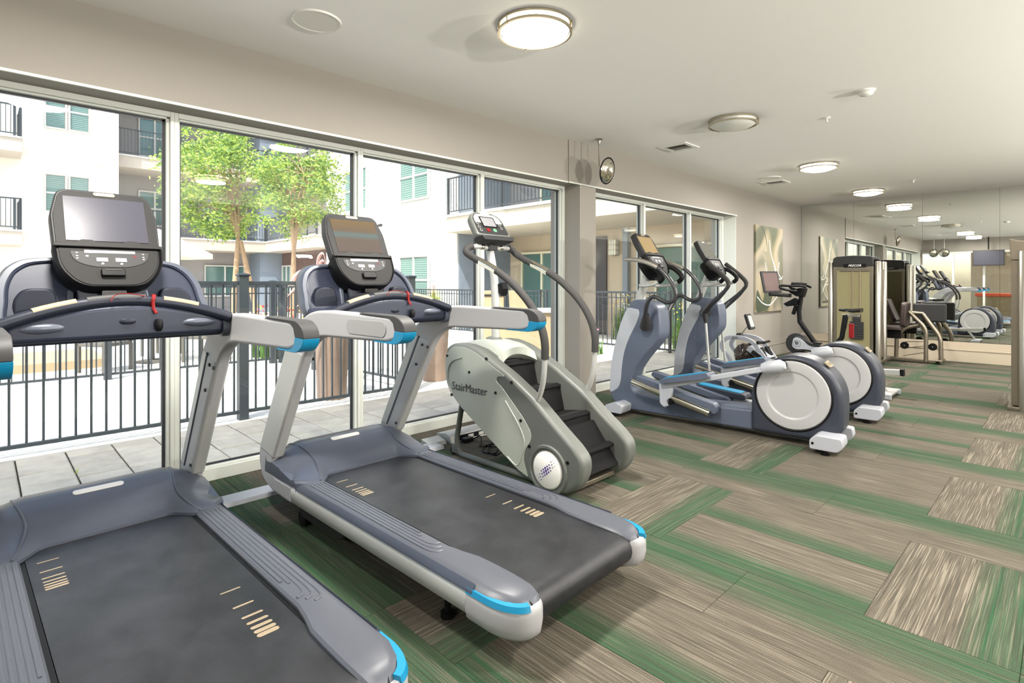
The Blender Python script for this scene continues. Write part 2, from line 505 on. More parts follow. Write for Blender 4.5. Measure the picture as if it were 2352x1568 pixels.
def kids(o):
    return [c for c in bpy.data.objects if c.parent == o]

def copy_tree(o, parent=None):
    c = o.copy(); COL.objects.link(c)
    c.parent = parent
    for ch in kids(o):
        copy_tree(ch, c)
    return c

def text(name, body, size, m_, parent, M_, extrude=0.0008, shear=0.0, space=1.0, align='LEFT', bold=0.0):
    cu = bpy.data.curves.new(name, 'FONT')
    cu.body = body; cu.size = size; cu.extrude = extrude; cu.shear = shear
    cu.space_character = space; cu.align_x = align; cu.offset = bold
    cu.resolution_u = 3
    cu.materials.append(m_)
    tmp = bpy.data.objects.new(name + '_curve', cu)
    me = bpy.data.meshes.new_from_object(tmp)
    bpy.data.objects.remove(tmp); bpy.data.curves.remove(cu)
    me.name = name
    o = bpy.data.objects.new(name, me)
    COL.objects.link(o)
    o.parent = parent
    o.matrix_local = M_
    return o

def circle(cx, cz, r, n=32, a0=0, a1=2 * PI):
    full = abs(a1 - a0 - 2 * PI) < 1e-6
    k = n if full else n + 1
    return [(cx + r * math.cos(a0 + (a1 - a0) * i / n), cz + r * math.sin(a0 + (a1 - a0) * i / n)) for i in range(k)]

def oval(cx, cy_, w, h, n=8):
    """stadium outline, w x h"""
    r = min(w, h) / 2
    if w >= h:
        a = [(cx + (w / 2 - r) + r * math.cos(t), cy_ + r * math.sin(t)) for t in [-PI / 2 + PI * i / n for i in range(n + 1)]]
        b_ = [(cx - (w / 2 - r) + r * math.cos(t), cy_ + r * math.sin(t)) for t in [PI / 2 + PI * i / n for i in range(n + 1)]]
    else:
        a = [(cx + r * math.cos(t), cy_ + (h / 2 - r) + r * math.sin(t)) for t in [PI * i / n for i in range(n + 1)]]
        b_ = [(cx + r * math.cos(t), cy_ - (h / 2 - r) + r * math.sin(t)) for t in [PI + PI * i / n for i in range(n + 1)]]
    return a + b_

def rrect(x0, x1, y0, y1, r, n=4):
    return fillet([(x0, y0), (x1, y0), (x1, y1), (x0, y1)], r, n)

def fillet3(pts, r, n=6):
    out = [tuple(pts[0])]
    for i in range(1, len(pts) - 1):
        a, p, c = Vector(pts[i - 1]), Vector(pts[i]), Vector(pts[i + 1])
        u, v = a - p, c - p
        d = min(r, u.length * 0.48, v.length * 0.48)
        p0 = p + u.normalized() * d; p2 = p + v.normalized() * d
        for k in range(n + 1):
            t = k / n
            out.append(tuple(p0 * (1 - t) ** 2 + p * 2 * t * (1 - t) + p2 * t * t))
    out.append(tuple(pts[-1]))
    return out
# ================================================================== ROOM
CEIL = 2.984; WX = -3.957; FX = -4.175; SOF = 2.51; MY = 12.26; RX = 3.6; BY = -0.9

floor = G().box(-4.4, RX + 0.1, -6.5, MY + 0.1, -0.12, -0.008).build('floor', M['grout'], kind='structure', smooth=0)
tag(floor, 'gym floor laid with striped taupe and green carpet planks', 'floor')
UXP, UYP = 0.475, 0.4655
X0P, Y0P = -0.605, 2.62
_pl = {}
def plank_mesh(L, W, u0, u1, v0, v1):
    key = (round(L, 3), round(W, 3), round(u0, 2), round(u1, 2), round(v0, 2), round(v1, 2))
    if key in _pl: return _pl[key]
    g = 0.0005; h = 0.0085
    me = bpy.data.meshes.new('carpet_tile')
    a, b2, c, d = g, L - g, g, W - g
    e = 0.0016
    v = [(a, c, -0.008), (b2, c, -0.008), (b2, d, -0.008), (a, d, -0.008), (a, c, h - 0.011), (b2, c, h - 0.011), (b2, d, h - 0.011), (a, d, h - 0.011),
         (a + e, c + e, 0), (b2 - e, c + e, 0), (b2 - e, d - e, 0), (a + e, d - e, 0)]
    f = [(8, 9, 10, 11)] + [(i, (i + 1) % 4, (i + 1) % 4 + 4, i + 4) for i in range(4)] + [(i + 4, (i + 1) % 4 + 4, (i + 1) % 4 + 8, i + 8) for i in range(4)]
    me.from_pydata(v, [], f)
    uvl = me.uv_layers.new(name='uv')
    for lp in me.loops:
        p = me.vertices[lp.vertex_index].co
        uvl.data[lp.index].uv = (u0 + (u1 - u0) * p.x / L, v0 + (v1 - v0) * p.y / W)
    _pl[key] = me
    return me
XL, XR, YB, YT = FX, RX, BY, MY
def plank(x0, x1, y0, y1, grain, mkey):
    L0, W0 = (x1 - x0, y1 - y0) if grain == 'x' else (y1 - y0, x1 - x0)
    cx0, cx1, cy0, cy1 = max(x0, XL), min(x1, XR), max(y0, YB), min(y1, YT)
    if cx1 - cx0 < 0.02 or cy1 - cy0 < 0.02: return
    # skip what the photograph cannot show: far right of the view
    d = 0.7167 * -cx0 + 0.6974 * cy1; r = cx0 * 0.6974 + cy1 * 0.7167
    big = cx0 > 0.9
    if grain == 'x':
        u0, u1 = (cx0 - x0) / L0, (cx1 - x0) / L0; v0, v1 = (cy0 - y0) / W0, (cy1 - y0) / W0
        me = plank_mesh(cx1 - cx0, cy1 - cy0, u0, u1, v0, v1); loc, rz = (cx0, cy0, 0), 0
    else:
        u0, u1 = (cy0 - y0) / L0, (cy1 - y0) / L0; v0, v1 = (x1 - cx1) / W0, (x1 - cx0) / W0
        me = plank_mesh(cy1 - cy0, cx1 - cx0, u0, u1, v0, v1); loc, rz = (cx1, cy0, 0), PI / 2
    o = bpy.data.objects.new('carpet_tile', me)
    if not me.materials: me.materials.append(None)
    COL.objects.link(o); o.parent = floor
    o.location = loc; o.rotation_euler = (0, 0, rz)
    o.material_slots[0].link = 'OBJECT'; o.material_slots[0].material = M[mkey]
for j in range(-4, 8):
    yb = Y0P + 3 * j * UYP
    for i in range(-4, 5):
        xb = X0P + 3 * i * UXP
        plank(xb, xb + UXP, yb, yb + 2 * UYP, 'y', 'carpet_bold')
        plank(xb + UXP, xb + 3 * UXP, yb, yb + UYP, 'x', 'carpet_edge')
        plank(xb + UXP, xb + 3 * UXP, yb + UYP, yb + 2 * UYP, 'x', 'carpet_edge' if (i + j) % 3 else 'carpet_tan')
    for i in range(-5, 6):
        xb = X0P - UXP + 2 * i * UXP
        plank(xb, xb + 2 * UXP, yb + 2 * UYP, yb + 3 * UYP, 'x', 'carpet_edge2')

ceil = G().box(-4.35, RX + 0.3, -6.5, MY + 0.3, CEIL, 4.0).build('ceiling', M['ceiling'], kind='structure', smooth=0)
tag(ceil, 'smooth off white ceiling carrying round drum lights', 'ceiling')

# window wall: header, column, solid ends
wl = G()
wl.box(-4.4, WX, -0.9, 4.73, SOF, CEIL)
wl.box(-4.4, WX + 0.012, 4.73, 9.12, SOF, CEIL)
wl.box(-4.4, WX, 9.12, MY + 0.1, 0, CEIL)
wl.box(-4.4, WX, -0.9, -0.47, 0, SOF)
wall_left = wl.build('wall_left', M['wall'], kind='structure', smooth=0)
tag(wall_left, 'beige wall and header above the long row of windows', 'wall')
colm = G().box(-4.4, WX + 0.004, 4.935, 5.235, 0, SOF).build('column', M['wall'], kind='structure', smooth=0)
tag(colm, 'square beige column between the two window bays', 'column')
tr = G().box(WX - 0.006, WX + 0.008, -0.47, 4.73, SOF - 0.012, SOF + 0.006).box(WX + 0.008, WX + 0.02, 4.73, 9.12, SOF - 0.012, SOF + 0.006)
trim = tr.build('trim_1', M['frame'], kind='structure', bevel=0.004)
tag(trim, 'thin cream corner bead along the bottom of the window header', 'trim')

wall_far = G().box(-4.4, RX + 0.3, MY + 0.012, MY + 0.3, 0, CEIL).build('wall_far', M['wall_far'], kind='structure', smooth=0)
tag(wall_far, 'far end wall behind the mirrors', 'wall')
bf = G().box(WX, RX, MY - 0.02, MY + 0.012, 0, 0.2).box(WX, RX, MY - 0.03, MY + 0.012, 0.2, 0.222).box(WX, RX, MY - 0.016, MY + 0.012, 0.222, 0.345)
tag(bf.build('baseboard_far', M['wall_far'], kind='structure', bevel=0.003), 'tall cream base panel under the wall mirrors', 'baseboard')
bl = G().box(WX, WX + 0.016, 9.125, MY - 0.03, 0, 0.21).box(WX, WX + 0.024, 9.125, MY - 0.03, 0.21, 0.225).box(WX, WX + 0.012, 9.125, MY - 0.03, 0.225, 0.30)
tag(bl.build('baseboard_left', M['wall'], kind='structure', bevel=0.003), 'painted baseboard under the tall framed art', 'baseboard')
wr = G().box(RX, RX + 0.3, -6.5, MY + 0.3, 0, CEIL).build('wall_right', M['wall'], kind='structure', smooth=0)
tag(wr, 'plain beige side wall on the right of the gym', 'wall')

# mirror panels
mx_ = [WX + 0.004, -3.0, -1.91, -0.86, 0.2, 1.3, 2.4, RX - 0.004]
mlab = ['narrow wall mirror in the corner reflecting the framed art',
        'wall mirror panel behind the weight stack machine',
        'wall mirror panel right of the weight machine reflecting the ellipticals',
        'wall mirror panel at the right edge beside the tall steel machine',
        'wall mirror panel outside the view, first beyond the steel machine',
        'wall mirror panel outside the view, second from the right wall', 'wall mirror panel outside the view, next to the right wall']
for i in range(7):
    o = G().box(mx_[i] + 0.0015, mx_[i + 1] - 0.0015, MY, MY + 0.008, 0.35, CEIL - 0.006).build('wall_mirror', M['mirror'], smooth=0)
    tag(o, mlab[i], 'mirror', 'mirror panels on the far wall')

# windows of the left wall
def window(n, y0, y1, label, fl=0.024, fr_=0.024):
    e = empty('window_%d' % n, (FX, y0, 0), 0, label, 'window', kind='structure')
    w = y1 - y0
    T = SOF
    g = G()
    # outer frame ring (box sections), depth 0.11
    g.box(-0.12, 0, 0, fl, 0, T); g.box(-0.12, 0, w - fr_, w, 0, T)
    g.box(-0.12, 0, fl, w - fr_, 0, 0.085); g.box(-0.12, 0, fl, w - fr_, T - 0.035, T)
    # glazing stops
    g.box(-0.085, -0.022, fl, fl + 0.012, 0.085, T - 0.035); g.box(-0.085, -0.022, w - fr_ - 0.02, w - fr_, 0.085, T - 0.035)
    g.box(-0.085, -0.022, fl, w - fr_, 0.085, 0.097); g.box(-0.085, -0.022, fl, w - fr_, T - 0.047, T - 0.035)
    g.build('frame', M['frame'], e, bevel=0.003)
    k = G()
    a, b2, c, d = fl + 0.012, w - fr_ - 0.02, 0.097, T - 0.047
    for (p, q, r, s_) in ((a, a + 0.012, c, d), (b2 - 0.016, b2, c, d), (a, b2, c, c + 0.012), (a, b2, d - 0.012, d)):
        k.box(-0.075, -0.055, p, q, r, s_)
    k.build('gasket', M['gasket'], e)
    G().box(-0.068, -0.062, a + 0.004, b2 - 0.004, c + 0.004, d - 0.004).build('pane', M['glass'], e, smooth=0)
    return e
window(1, -0.47, 0.927, 'full height window behind the nearest treadmill')
window(2, 0.927, 2.29, 'window with the two trees behind it, between the treadmills')
window(3, 2.29, 3.648, 'window behind the second treadmill showing white siding')
window(4, 3.648, 4.935, 'window just left of the column, behind the stair climber', fr_=0.045)
window(5, 5.235, 6.65, 'window just right of the column showing the dark door')
window(6, 6.65, 7.96, 'window behind the nearer elliptical console')
window(7, 7.96, 9.12, 'last window before the solid wall with the art', fr_=0.06)
sj = G().box(FX, WX - 0.004, 9.108, 9.122, 0, SOF).box(FX, WX - 0.004, -0.474, -0.466, 0, SOF)
tag(sj.build('trim_2', M['frame'], kind='structure', smooth=0), 'white painted jamb at the end of the window row', 'trim')
# back wall with storefront
wb = G().box(-4.4, RX, BY - 0.15, BY, SOF, CEIL).box(1.0, RX, BY - 0.15, BY, 0, SOF)
tag(wb.build('wall_back', M['wall'], kind='structure', smooth=0), 'wall behind the camera seen in the mirrors', 'wall')
for i, (a, b2) in enumerate([(-4.39, -3.05), (-3.05, -2.2), (-2.2, -1.1), (-1.1, 0.0), (0.0, 1.0)]):
    e = empty('window_%d' % (8 + i), (a, BY - 0.04, 0), -PI / 2, ['glazed panel in the corner seen in the mirror', 'glazed panel to the lounge left of the hanging screen', 'glazed lounge panel behind the hanging screen', 'glazed lounge panel seen at the mirror edge', 'glazed lounge panel next to the solid wall'][i], 'window', kind='structure')
    w = b2 - a
    G().box(-0.06, 0.04, 0, 0.03, 0, SOF).box(-0.06, 0.04, w - 0.03, w, 0, SOF).box(-0.06, 0.04, 0.03, w - 0.03, 0, 0.08).box(-0.06, 0.04, 0.03, w - 0.03, SOF - 0.05, SOF).build('frame', M['frame'], e)
    G().box(-0.01, -0.004, 0.03, w - 0.03, 0.08, SOF - 0.05).build('pane', M['glass'], e, smooth=0)
# lounge beyond
lw = G().box(-3.1, RX, -6.5, -6.3, 0, CEIL)
tag(lw.build('wall_lounge', M['wall_far'], kind='structure', smooth=0), 'pale end wall of the lounge seen through the back glazing', 'wall')
cn = empty('serving_counter', (-1.2, -3.4, 0), 0, 'long counter with an orange top seen in the mirror', 'counter')
G().box(-1.4, 2.2, -0.3, 0.3, 0, 0.86).build('cabinet', M['stone'], cn, bevel=0.01)
G().box(-1.45, 2.25, -0.35, 0.35, 0.86, 0.98).build('countertop', M['orange'], cn, bevel=0.015)
sd = G().box(-1.4, 2.6, -6.28, -5.95, 0, 1.3).build('sideboard', M['brown_panel'], bevel=0.01)
tag(sd, 'dark brown sideboard behind the orange counter in the mirror', 'cabinet')

# ------------------------------------------------------------------ ceiling lamps
def make_lamp(name, on):
    e = empty(name)
    m_ = M['lamp_on'] if on else M['lamp_off']
    prof = [(0.0, -0.098), (0.06, -0.096), (0.12, -0.088), (0.17, -0.074), (0.205, -0.055), (0.215, -0.04), (0.215, -0.004), (0.0, -0.004)]
    G().lathe(prof, 40).build('diffuser', m_, e, smooth=60)
    G().lathe([(0.2, 0.0), (0.226, 0.0), (0.226, -0.012), (0.2, -0.012)], 40).build('ceiling_pan', M['nickel'], e)
    for z in (-0.014, -0.052):
        g = G()
        rings = []
        for k in range(41):
            a = 2 * PI * k / 40
            rings.append([((0.219 + dx) * math.cos(a), (0.219 + dx) * math.sin(a), z + dz) for dx, dz in ((0, 0.007), (0.014, 0.007), (0.014, -0.007), (0, -0.007))])
        g.loft(rings, False).build('ring', M['nickel'], e)
    for k in range(3):
        a = 0.5 + 2 * PI * k / 3
        G().cyl((0.235 * math.cos(a), 0.235 * math.sin(a), -0.035), (0, 0, 1), 0.004, 0.066, 8).build('post', M['nickel'], e)
    if on:
        ld = bpy.data.lights.new('lamp_glow', 'AREA')
        ld.shape = 'DISK'; ld.size = 0.40; ld.energy = LAMP_W; ld.color = (1.0, 0.955, 0.89)
        lo = bpy.data.objects.new('lamp_glow', ld); COL.objects.link(lo); lo.parent = e; lo.location = (0, 0, -0.102)
    return e
LAMP_W = 100.0
lamps = [(-2.345, 2.48, 1, 'lit round ceiling lamp nearest the camera, above the treadmills'), (-2.343, 5.32, 0, 'round ceiling lamp that is switched off'),
         (-2.42, 8.17, 1, 'lit round ceiling lamp just beyond the unlit one'), (-2.485, 11.05, 1, 'lit round ceiling lamp nearest the mirror wall'),
         (-2.35, 0.35, 1, 'lit round ceiling lamp overhead, seen in the mirror only'),
         (0.55, 2.48, 1, 'lit lamp of the right hand row, first from the camera'), (0.4, 5.32, 1, 'lit lamp of the right hand row glowing at the frame edge'),
         (0.45, 8.17, 1, 'lit lamp of the right hand row, third from the camera'), (0.45, 11.05, 1, 'lit lamp of the right hand row near the mirrors'),
         (-1.0, -3.2, 1, 'added lit round lamp on the lounge ceiling'), (1.2, -3.2, 1, 'lit round lamp on the lounge ceiling, added farther right')]  # the two lounge lamps are added to light the room behind the glazing
proto_on = None
for x, y, on, lb in lamps:
    if on and proto_on is not None:
        e = copy_tree(proto_on)
    else:
        e = make_lamp('ceiling_lamp', on)
        if on: proto_on = e
    e.location = (x, y, CEIL); tag(e, lb, 'ceiling light', 'round drum ceiling lamps')
# made-up uplights on the unseen right wall, added to brighten the ceiling
for k, y in enumerate((1.6, 5.2, 8.8)):
    e = empty('wall_sconce', (RX, y, 1.95), 0, ['added half bowl uplight on the right wall nearest the camera', 'added half bowl uplight in the middle of the right wall', 'added half bowl uplight on the right wall near the mirrors'][k], 'added wall light', 'added uplights on the right wall')
    G().loft([[(-0.13 * a * math.sin(PI * i / 14), 0.2 * a * math.cos(PI * i / 14), z) for i in range(15)] for a, z in ((0.35, -0.12), (0.8, -0.07), (1.0, 0.0))], True).build('bowl', M['lamp_off'], e)
    ld = bpy.data.lights.new('uplight', 'AREA'); ld.shape = 'RECTANGLE'; ld.size = 0.34; ld.size_y = 0.1; ld.energy = 330; ld.color = (1.0, 0.96, 0.9)
    lo = bpy.data.objects.new('uplight', ld); COL.objects.link(lo); lo.parent = e; lo.location = (-0.07, 0, 0.02); lo.rotation_euler = (PI, 0.35, PI / 2)
    lo.rotation_euler = Vector((0.9, 0, -1)).to_track_quat('Z', 'Y').to_euler()
def ceil_disc(name, x, y, r, lb, cat, grp=None):
    e = empty(name, (x, y, CEIL), 0, lb, cat, grp)
    G().lathe([(0, -0.008), (r * 0.9, -0.008), (r * 0.9, 0), (0, 0)], 40).build('grille', M['grille'], e)
    rings = []
    for k in range(41):
        a = 2 * PI * k / 40
        rings.append([((r * 0.9 + dx) * math.cos(a), (r * 0.9 + dx) * math.sin(a), z) for dx, z in ((0, 0), (0, -0.01), (r * 0.07, -0.011), (r * 0.1, 0))])
    G().loft(rings, False).build('rim', M['white_paint'], e)
ceil_disc('ceiling_speaker', -3.238, 1.478, 0.148, 'round flush ceiling speaker over the treadmills', 'speaker', 'ceiling speakers')
ceil_disc('ceiling_speaker', -3.227, 8.658, 0.148, 'small round ceiling speaker beside the farther vent', 'speaker', 'ceiling speakers')
sm = empty('smoke_detector', (-1.21, 5.313, CEIL), 0, 'white round smoke detector on the ceiling', 'smoke detector')
G().lathe([(0, -0.045), (0.03, -0.045), (0.05, -0.035), (0.058, -0.02), (0.05, -0.016), (0.066, -0.012), (0.07, 0), (0, 0)], 28).build('body', M['white_paint'], sm)
for x, y, lb in ((-1.674, 5.906, 'small sprinkler head on the ceiling near the smoke detector'), (-1.74, 10.439, 'small sprinkler head on the ceiling near the mirrors')):
    sp = empty('sprinkler_head', (x, y, CEIL), 0, lb, 'sprinkler', 'ceiling sprinklers')
    G().lathe([(0, -0.012), (0.02, -0.012), (0.036, 0), (0, 0)], 20).build('escutcheon', M['white_paint'], sp)
    G().cyl((0, 0, -0.024), (0, 0, 1), 0.008, 0.03, 10).build('stem', M['white_paint'], sp)
    G().lathe([(0, -0.045), (0.016, -0.044), (0.017, -0.041), (0, -0.038)], 16).build('deflector', M['white_paint'], sp)
for x, y, lb in ((-3.249, 5.92, 'square ceiling air vent nearer the camera'), (-3.313, 9.1, 'square ceiling air vent farther away')):
    v = empty('ceiling_vent', (x, y, CEIL), 0, lb, 'air vent', 'ceiling air vents')
    q = 0.17
    G().box(-q, q, -q, -q + 0.06, -0.012, 0).box(-q, q, q - 0.06, q, -0.012, 0).box(-q, -q + 0.05, -q + 0.06, q - 0.06, -0.012, 0).box(q - 0.05, q, -q + 0.06, q - 0.06, -0.012, 0).build('frame', M['white_paint'], v, bevel=0.003)
    G().box(-q + 0.03, q - 0.03, -q + 0.03, q - 0.03, -0.003, 0).build('backing', M['sm_grey'], v, smooth=0)
    for k in range(8):
        yy = -q + 0.073 + k * 0.028
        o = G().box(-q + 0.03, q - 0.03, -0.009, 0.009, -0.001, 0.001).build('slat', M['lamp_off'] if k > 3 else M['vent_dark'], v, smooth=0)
        o.location = (0, yy, -0.007); o.rotation_euler = (0.6, 0, 0)

# convex safety mirror hanging at the column
cm = empty('convex_mirror', (-3.70, 4.96, CEIL), 0, 'round convex mirror hanging by the ceiling above the column', 'mirror')
G().lathe([(0, -0.05), (0.012, -0.05), (0.02, -0.02), (0.045, -0.004), (0.045, 0), (0, 0)], 20).build('ceiling_mount', M['steel'], cm)
G().tube([(0, 0, -0.03), (0.0, 0.0, -0.30), (0.03, 0.02, -0.345), (0.05, 0.03, -0.36)], 0.009, 8).build('rod', M['steel'], cm)
Mc = frame_m((0.075, 0.045, -0.36), (0.62, -0.78, 0), (-0.12, -0.1, 1), (0.78, 0.62, 0.12))
Mc = Matrix.Translation((0.075, 0.045, -0.36)) @ Vector((0.98, 0.10, -0.22)).to_track_quat('Z', 'Y').to_matrix().to_4x4()
G(Mc).lathe([(0, 0.045), (0.05, 0.042), (0.1, 0.03), (0.13, 0.014), (0.142, 0.0)], 40).build('glass', M['chrome'], cm, smooth=80)
G(Mc).lathe([(0, -0.02), (0.1, -0.016), (0.146, -0.004), (0.15, 0.006), (0.143, 0.012), (0.14, 0.0)], 40).build('rim', M['black'], cm)

# pair of convex mirrors in the back corner (seen in the mirror wall)
for k, lb in ((0, 'convex corner mirror seen in the mirror wall, nearer the windows'), (1, 'convex corner mirror seen in the mirror wall, farther from the windows')):
    c2 = empty('convex_mirror', (-3.55 + 0.3 * k, -0.45, CEIL), 0, lb, 'mirror', 'back corner convex mirrors')
    G().tube([(0, 0, 0), (0, 0, -0.38)], 0.009, 8).build('rod', M['steel'], c2)
    M2 = Matrix.Translation((0, 0.04, -0.52)) @ Vector((0.5 - 0.4 * k, 0.85, -0.15)).to_track_quat('Z', 'Y').to_matrix().to_4x4()
    G(M2).lathe([(0, 0.045), (0.05, 0.042), (0.1, 0.03), (0.13, 0.014), (0.142, 0.0)], 32).build('glass', M['chrome'], c2, smooth=80)
    G(M2).lathe([(0, -0.02), (0.1, -0.016), (0.146, -0.004), (0.15, 0.006), (0.143, 0.012), (0.14, 0.0)], 32).build('rim', M['black'], c2)

# framed art
art = empty('wall_art', (WX + 0.002, 9.846, 0.85), 0, 'tall panel print of a pale flower shape on the beige wall', 'picture')
AW, AH = 1.285, 1.565
m, nt, b = new_mat('art_print')
tc = N(nt, 'ShaderNodeTexCoord')
mp = N(nt, 'ShaderNodeMapping'); mp.inputs['Scale'].default_value = (1, 1.1, 1.5)
nt.links.new(tc.outputs['Object'], mp.inputs[0])
w1 = N(nt, 'ShaderNodeTexNoise', Scale=0.8, Detail=0.2, Distortion=0.8); nt.links.new(mp.outputs[0], w1.inputs['Vector'])
rr = N(nt, 'ShaderNodeValToRGB'); cr = rr.color_ramp; cr.interpolation = 'EASE'
cr.elements[0].position = 0.36; cr.elements[0].color = (*s(84, 88, 68), 1)
cr.elements[1].position = 0.43; cr.elements[1].color = (*s(140, 132, 104), 1)
for p, c in ((0.5, (168, 156, 132)), (0.56, (158, 150, 132)), (0.64, (112, 112, 96))):
    el = cr.elements.new(p); el.color = (*s(*c), 1)
nt.links.new(w1.outputs['Fac'], rr.inputs[0]); nt.links.new(rr.outputs[0], b.inputs['Base Color'])
b.inputs['Roughness'].default_value = 0.3
M['art'] = m
G().box(0, 0.035, 0, AW, 0, AH).build('panel', M['art'], art, bevel=0.002)
fl_ = [[(0.62, 1.32), (0.66, 1.1), (0.8, 0.9), (0.92, 0.72), (1.02, 0.62), (1.2, 0.6), (1.27, 0.66)],
       [(0.62, 1.32), (0.7, 1.05), (0.86, 0.86), (0.95, 0.7), (0.8, 0.62), (0.62, 0.6)],
       [(0.42, 0.9), (0.5, 0.68), (0.62, 0.58), (0.84, 0.56), (1.05, 0.44), (1.2, 0.3)],
       [(0.62, 0.6), (0.7, 0.5), (0.95, 0.48), (1.1, 0.36), (1.22, 0.5)],
       [(1.1, 0.92), (1.02, 0.8), (1.06, 0.7), (1.2, 0.62)],
       [(0.05, 0.28), (0.3, 0.16), (0.62, 0.12), (0.9, 0.22), (1.1, 0.36)],
       [(0.4, 0.5), (0.5, 0.46), (0.62, 0.6), (0.84, 0.56)]]
g = G()
for c in fl_:
    pts = catmull([(0.0365, y, z) for y, z in c], 6)
    g.tube(pts, 0.011, 5, flat=0.15, up=(0, 0, 1))
g.build('flower_line', M['print_white'], art)
M['art_shape'] = mat('art_petal', s(66, 74, 58), 0.5, var=0.25, vscale=1.5)
pet = catmull([(0.3, 1.12), (0.5, 1.1), (0.6, 1.3), (0.66, 1.06), (0.86, 0.9), (0.95, 0.7), (0.72, 0.6), (0.58, 0.72), (0.5, 0.95), (0.4, 1.05)], 5, True)
G().prism([(p[0], p[1]) for p in pet], 0.035, 0.0358, 'x').build('petal', mat('art_petal_light', s(134, 130, 108), 0.4, var=0.2, vscale=3), art, smooth=0)
leafp = catmull([(0.02, 0.03), (0.4, 0.03), (0.62, 0.1), (0.8, 0.4), (0.6, 0.5), (0.42, 0.42), (0.3, 0.2), (0.05, 0.4)], 5, True)
G().prism([(p[0], p[1]) for p in leafp], 0.035, 0.0358, 'x').build('leaf', M['art_shape'], art, smooth=0)
stem = catmull([(0.3, 1.54), (0.42, 1.42), (0.5, 1.25), (0.52, 1.12), (0.48, 1.24), (0.38, 1.42), (0.22, 1.54)], 5, True)
G().prism([(p[0], p[1]) for p in stem], 0.035, 0.0358, 'x').build('stem', M['art_shape'], art, smooth=0)

# hanging television (seen in the mirror)
tv = empty('hanging_television', (-2.05, -0.55, 2.98), math.radians(0), 'flat television hanging from the ceiling, seen in the mirror', 'television')
G().cyl((0, 0, -0.22), (0, 0, 1), 0.02, 0.44, 12).build('drop_pole', M['black'], tv)
G().box(-0.42, 0.42, -0.03, 0.03, -1.0, -0.46).build('housing', M['charcoal'], tv, bevel=0.01)
G().box(-0.39, 0.39, 0.03, 0.036, -0.97, -0.49).build('screen', M['screen'], tv, smooth=0)
G().box(-0.15, 0.15, -0.06, -0.03, -0.8, -0.6).build('bracket', M['black'], tv, bevel=0.004)
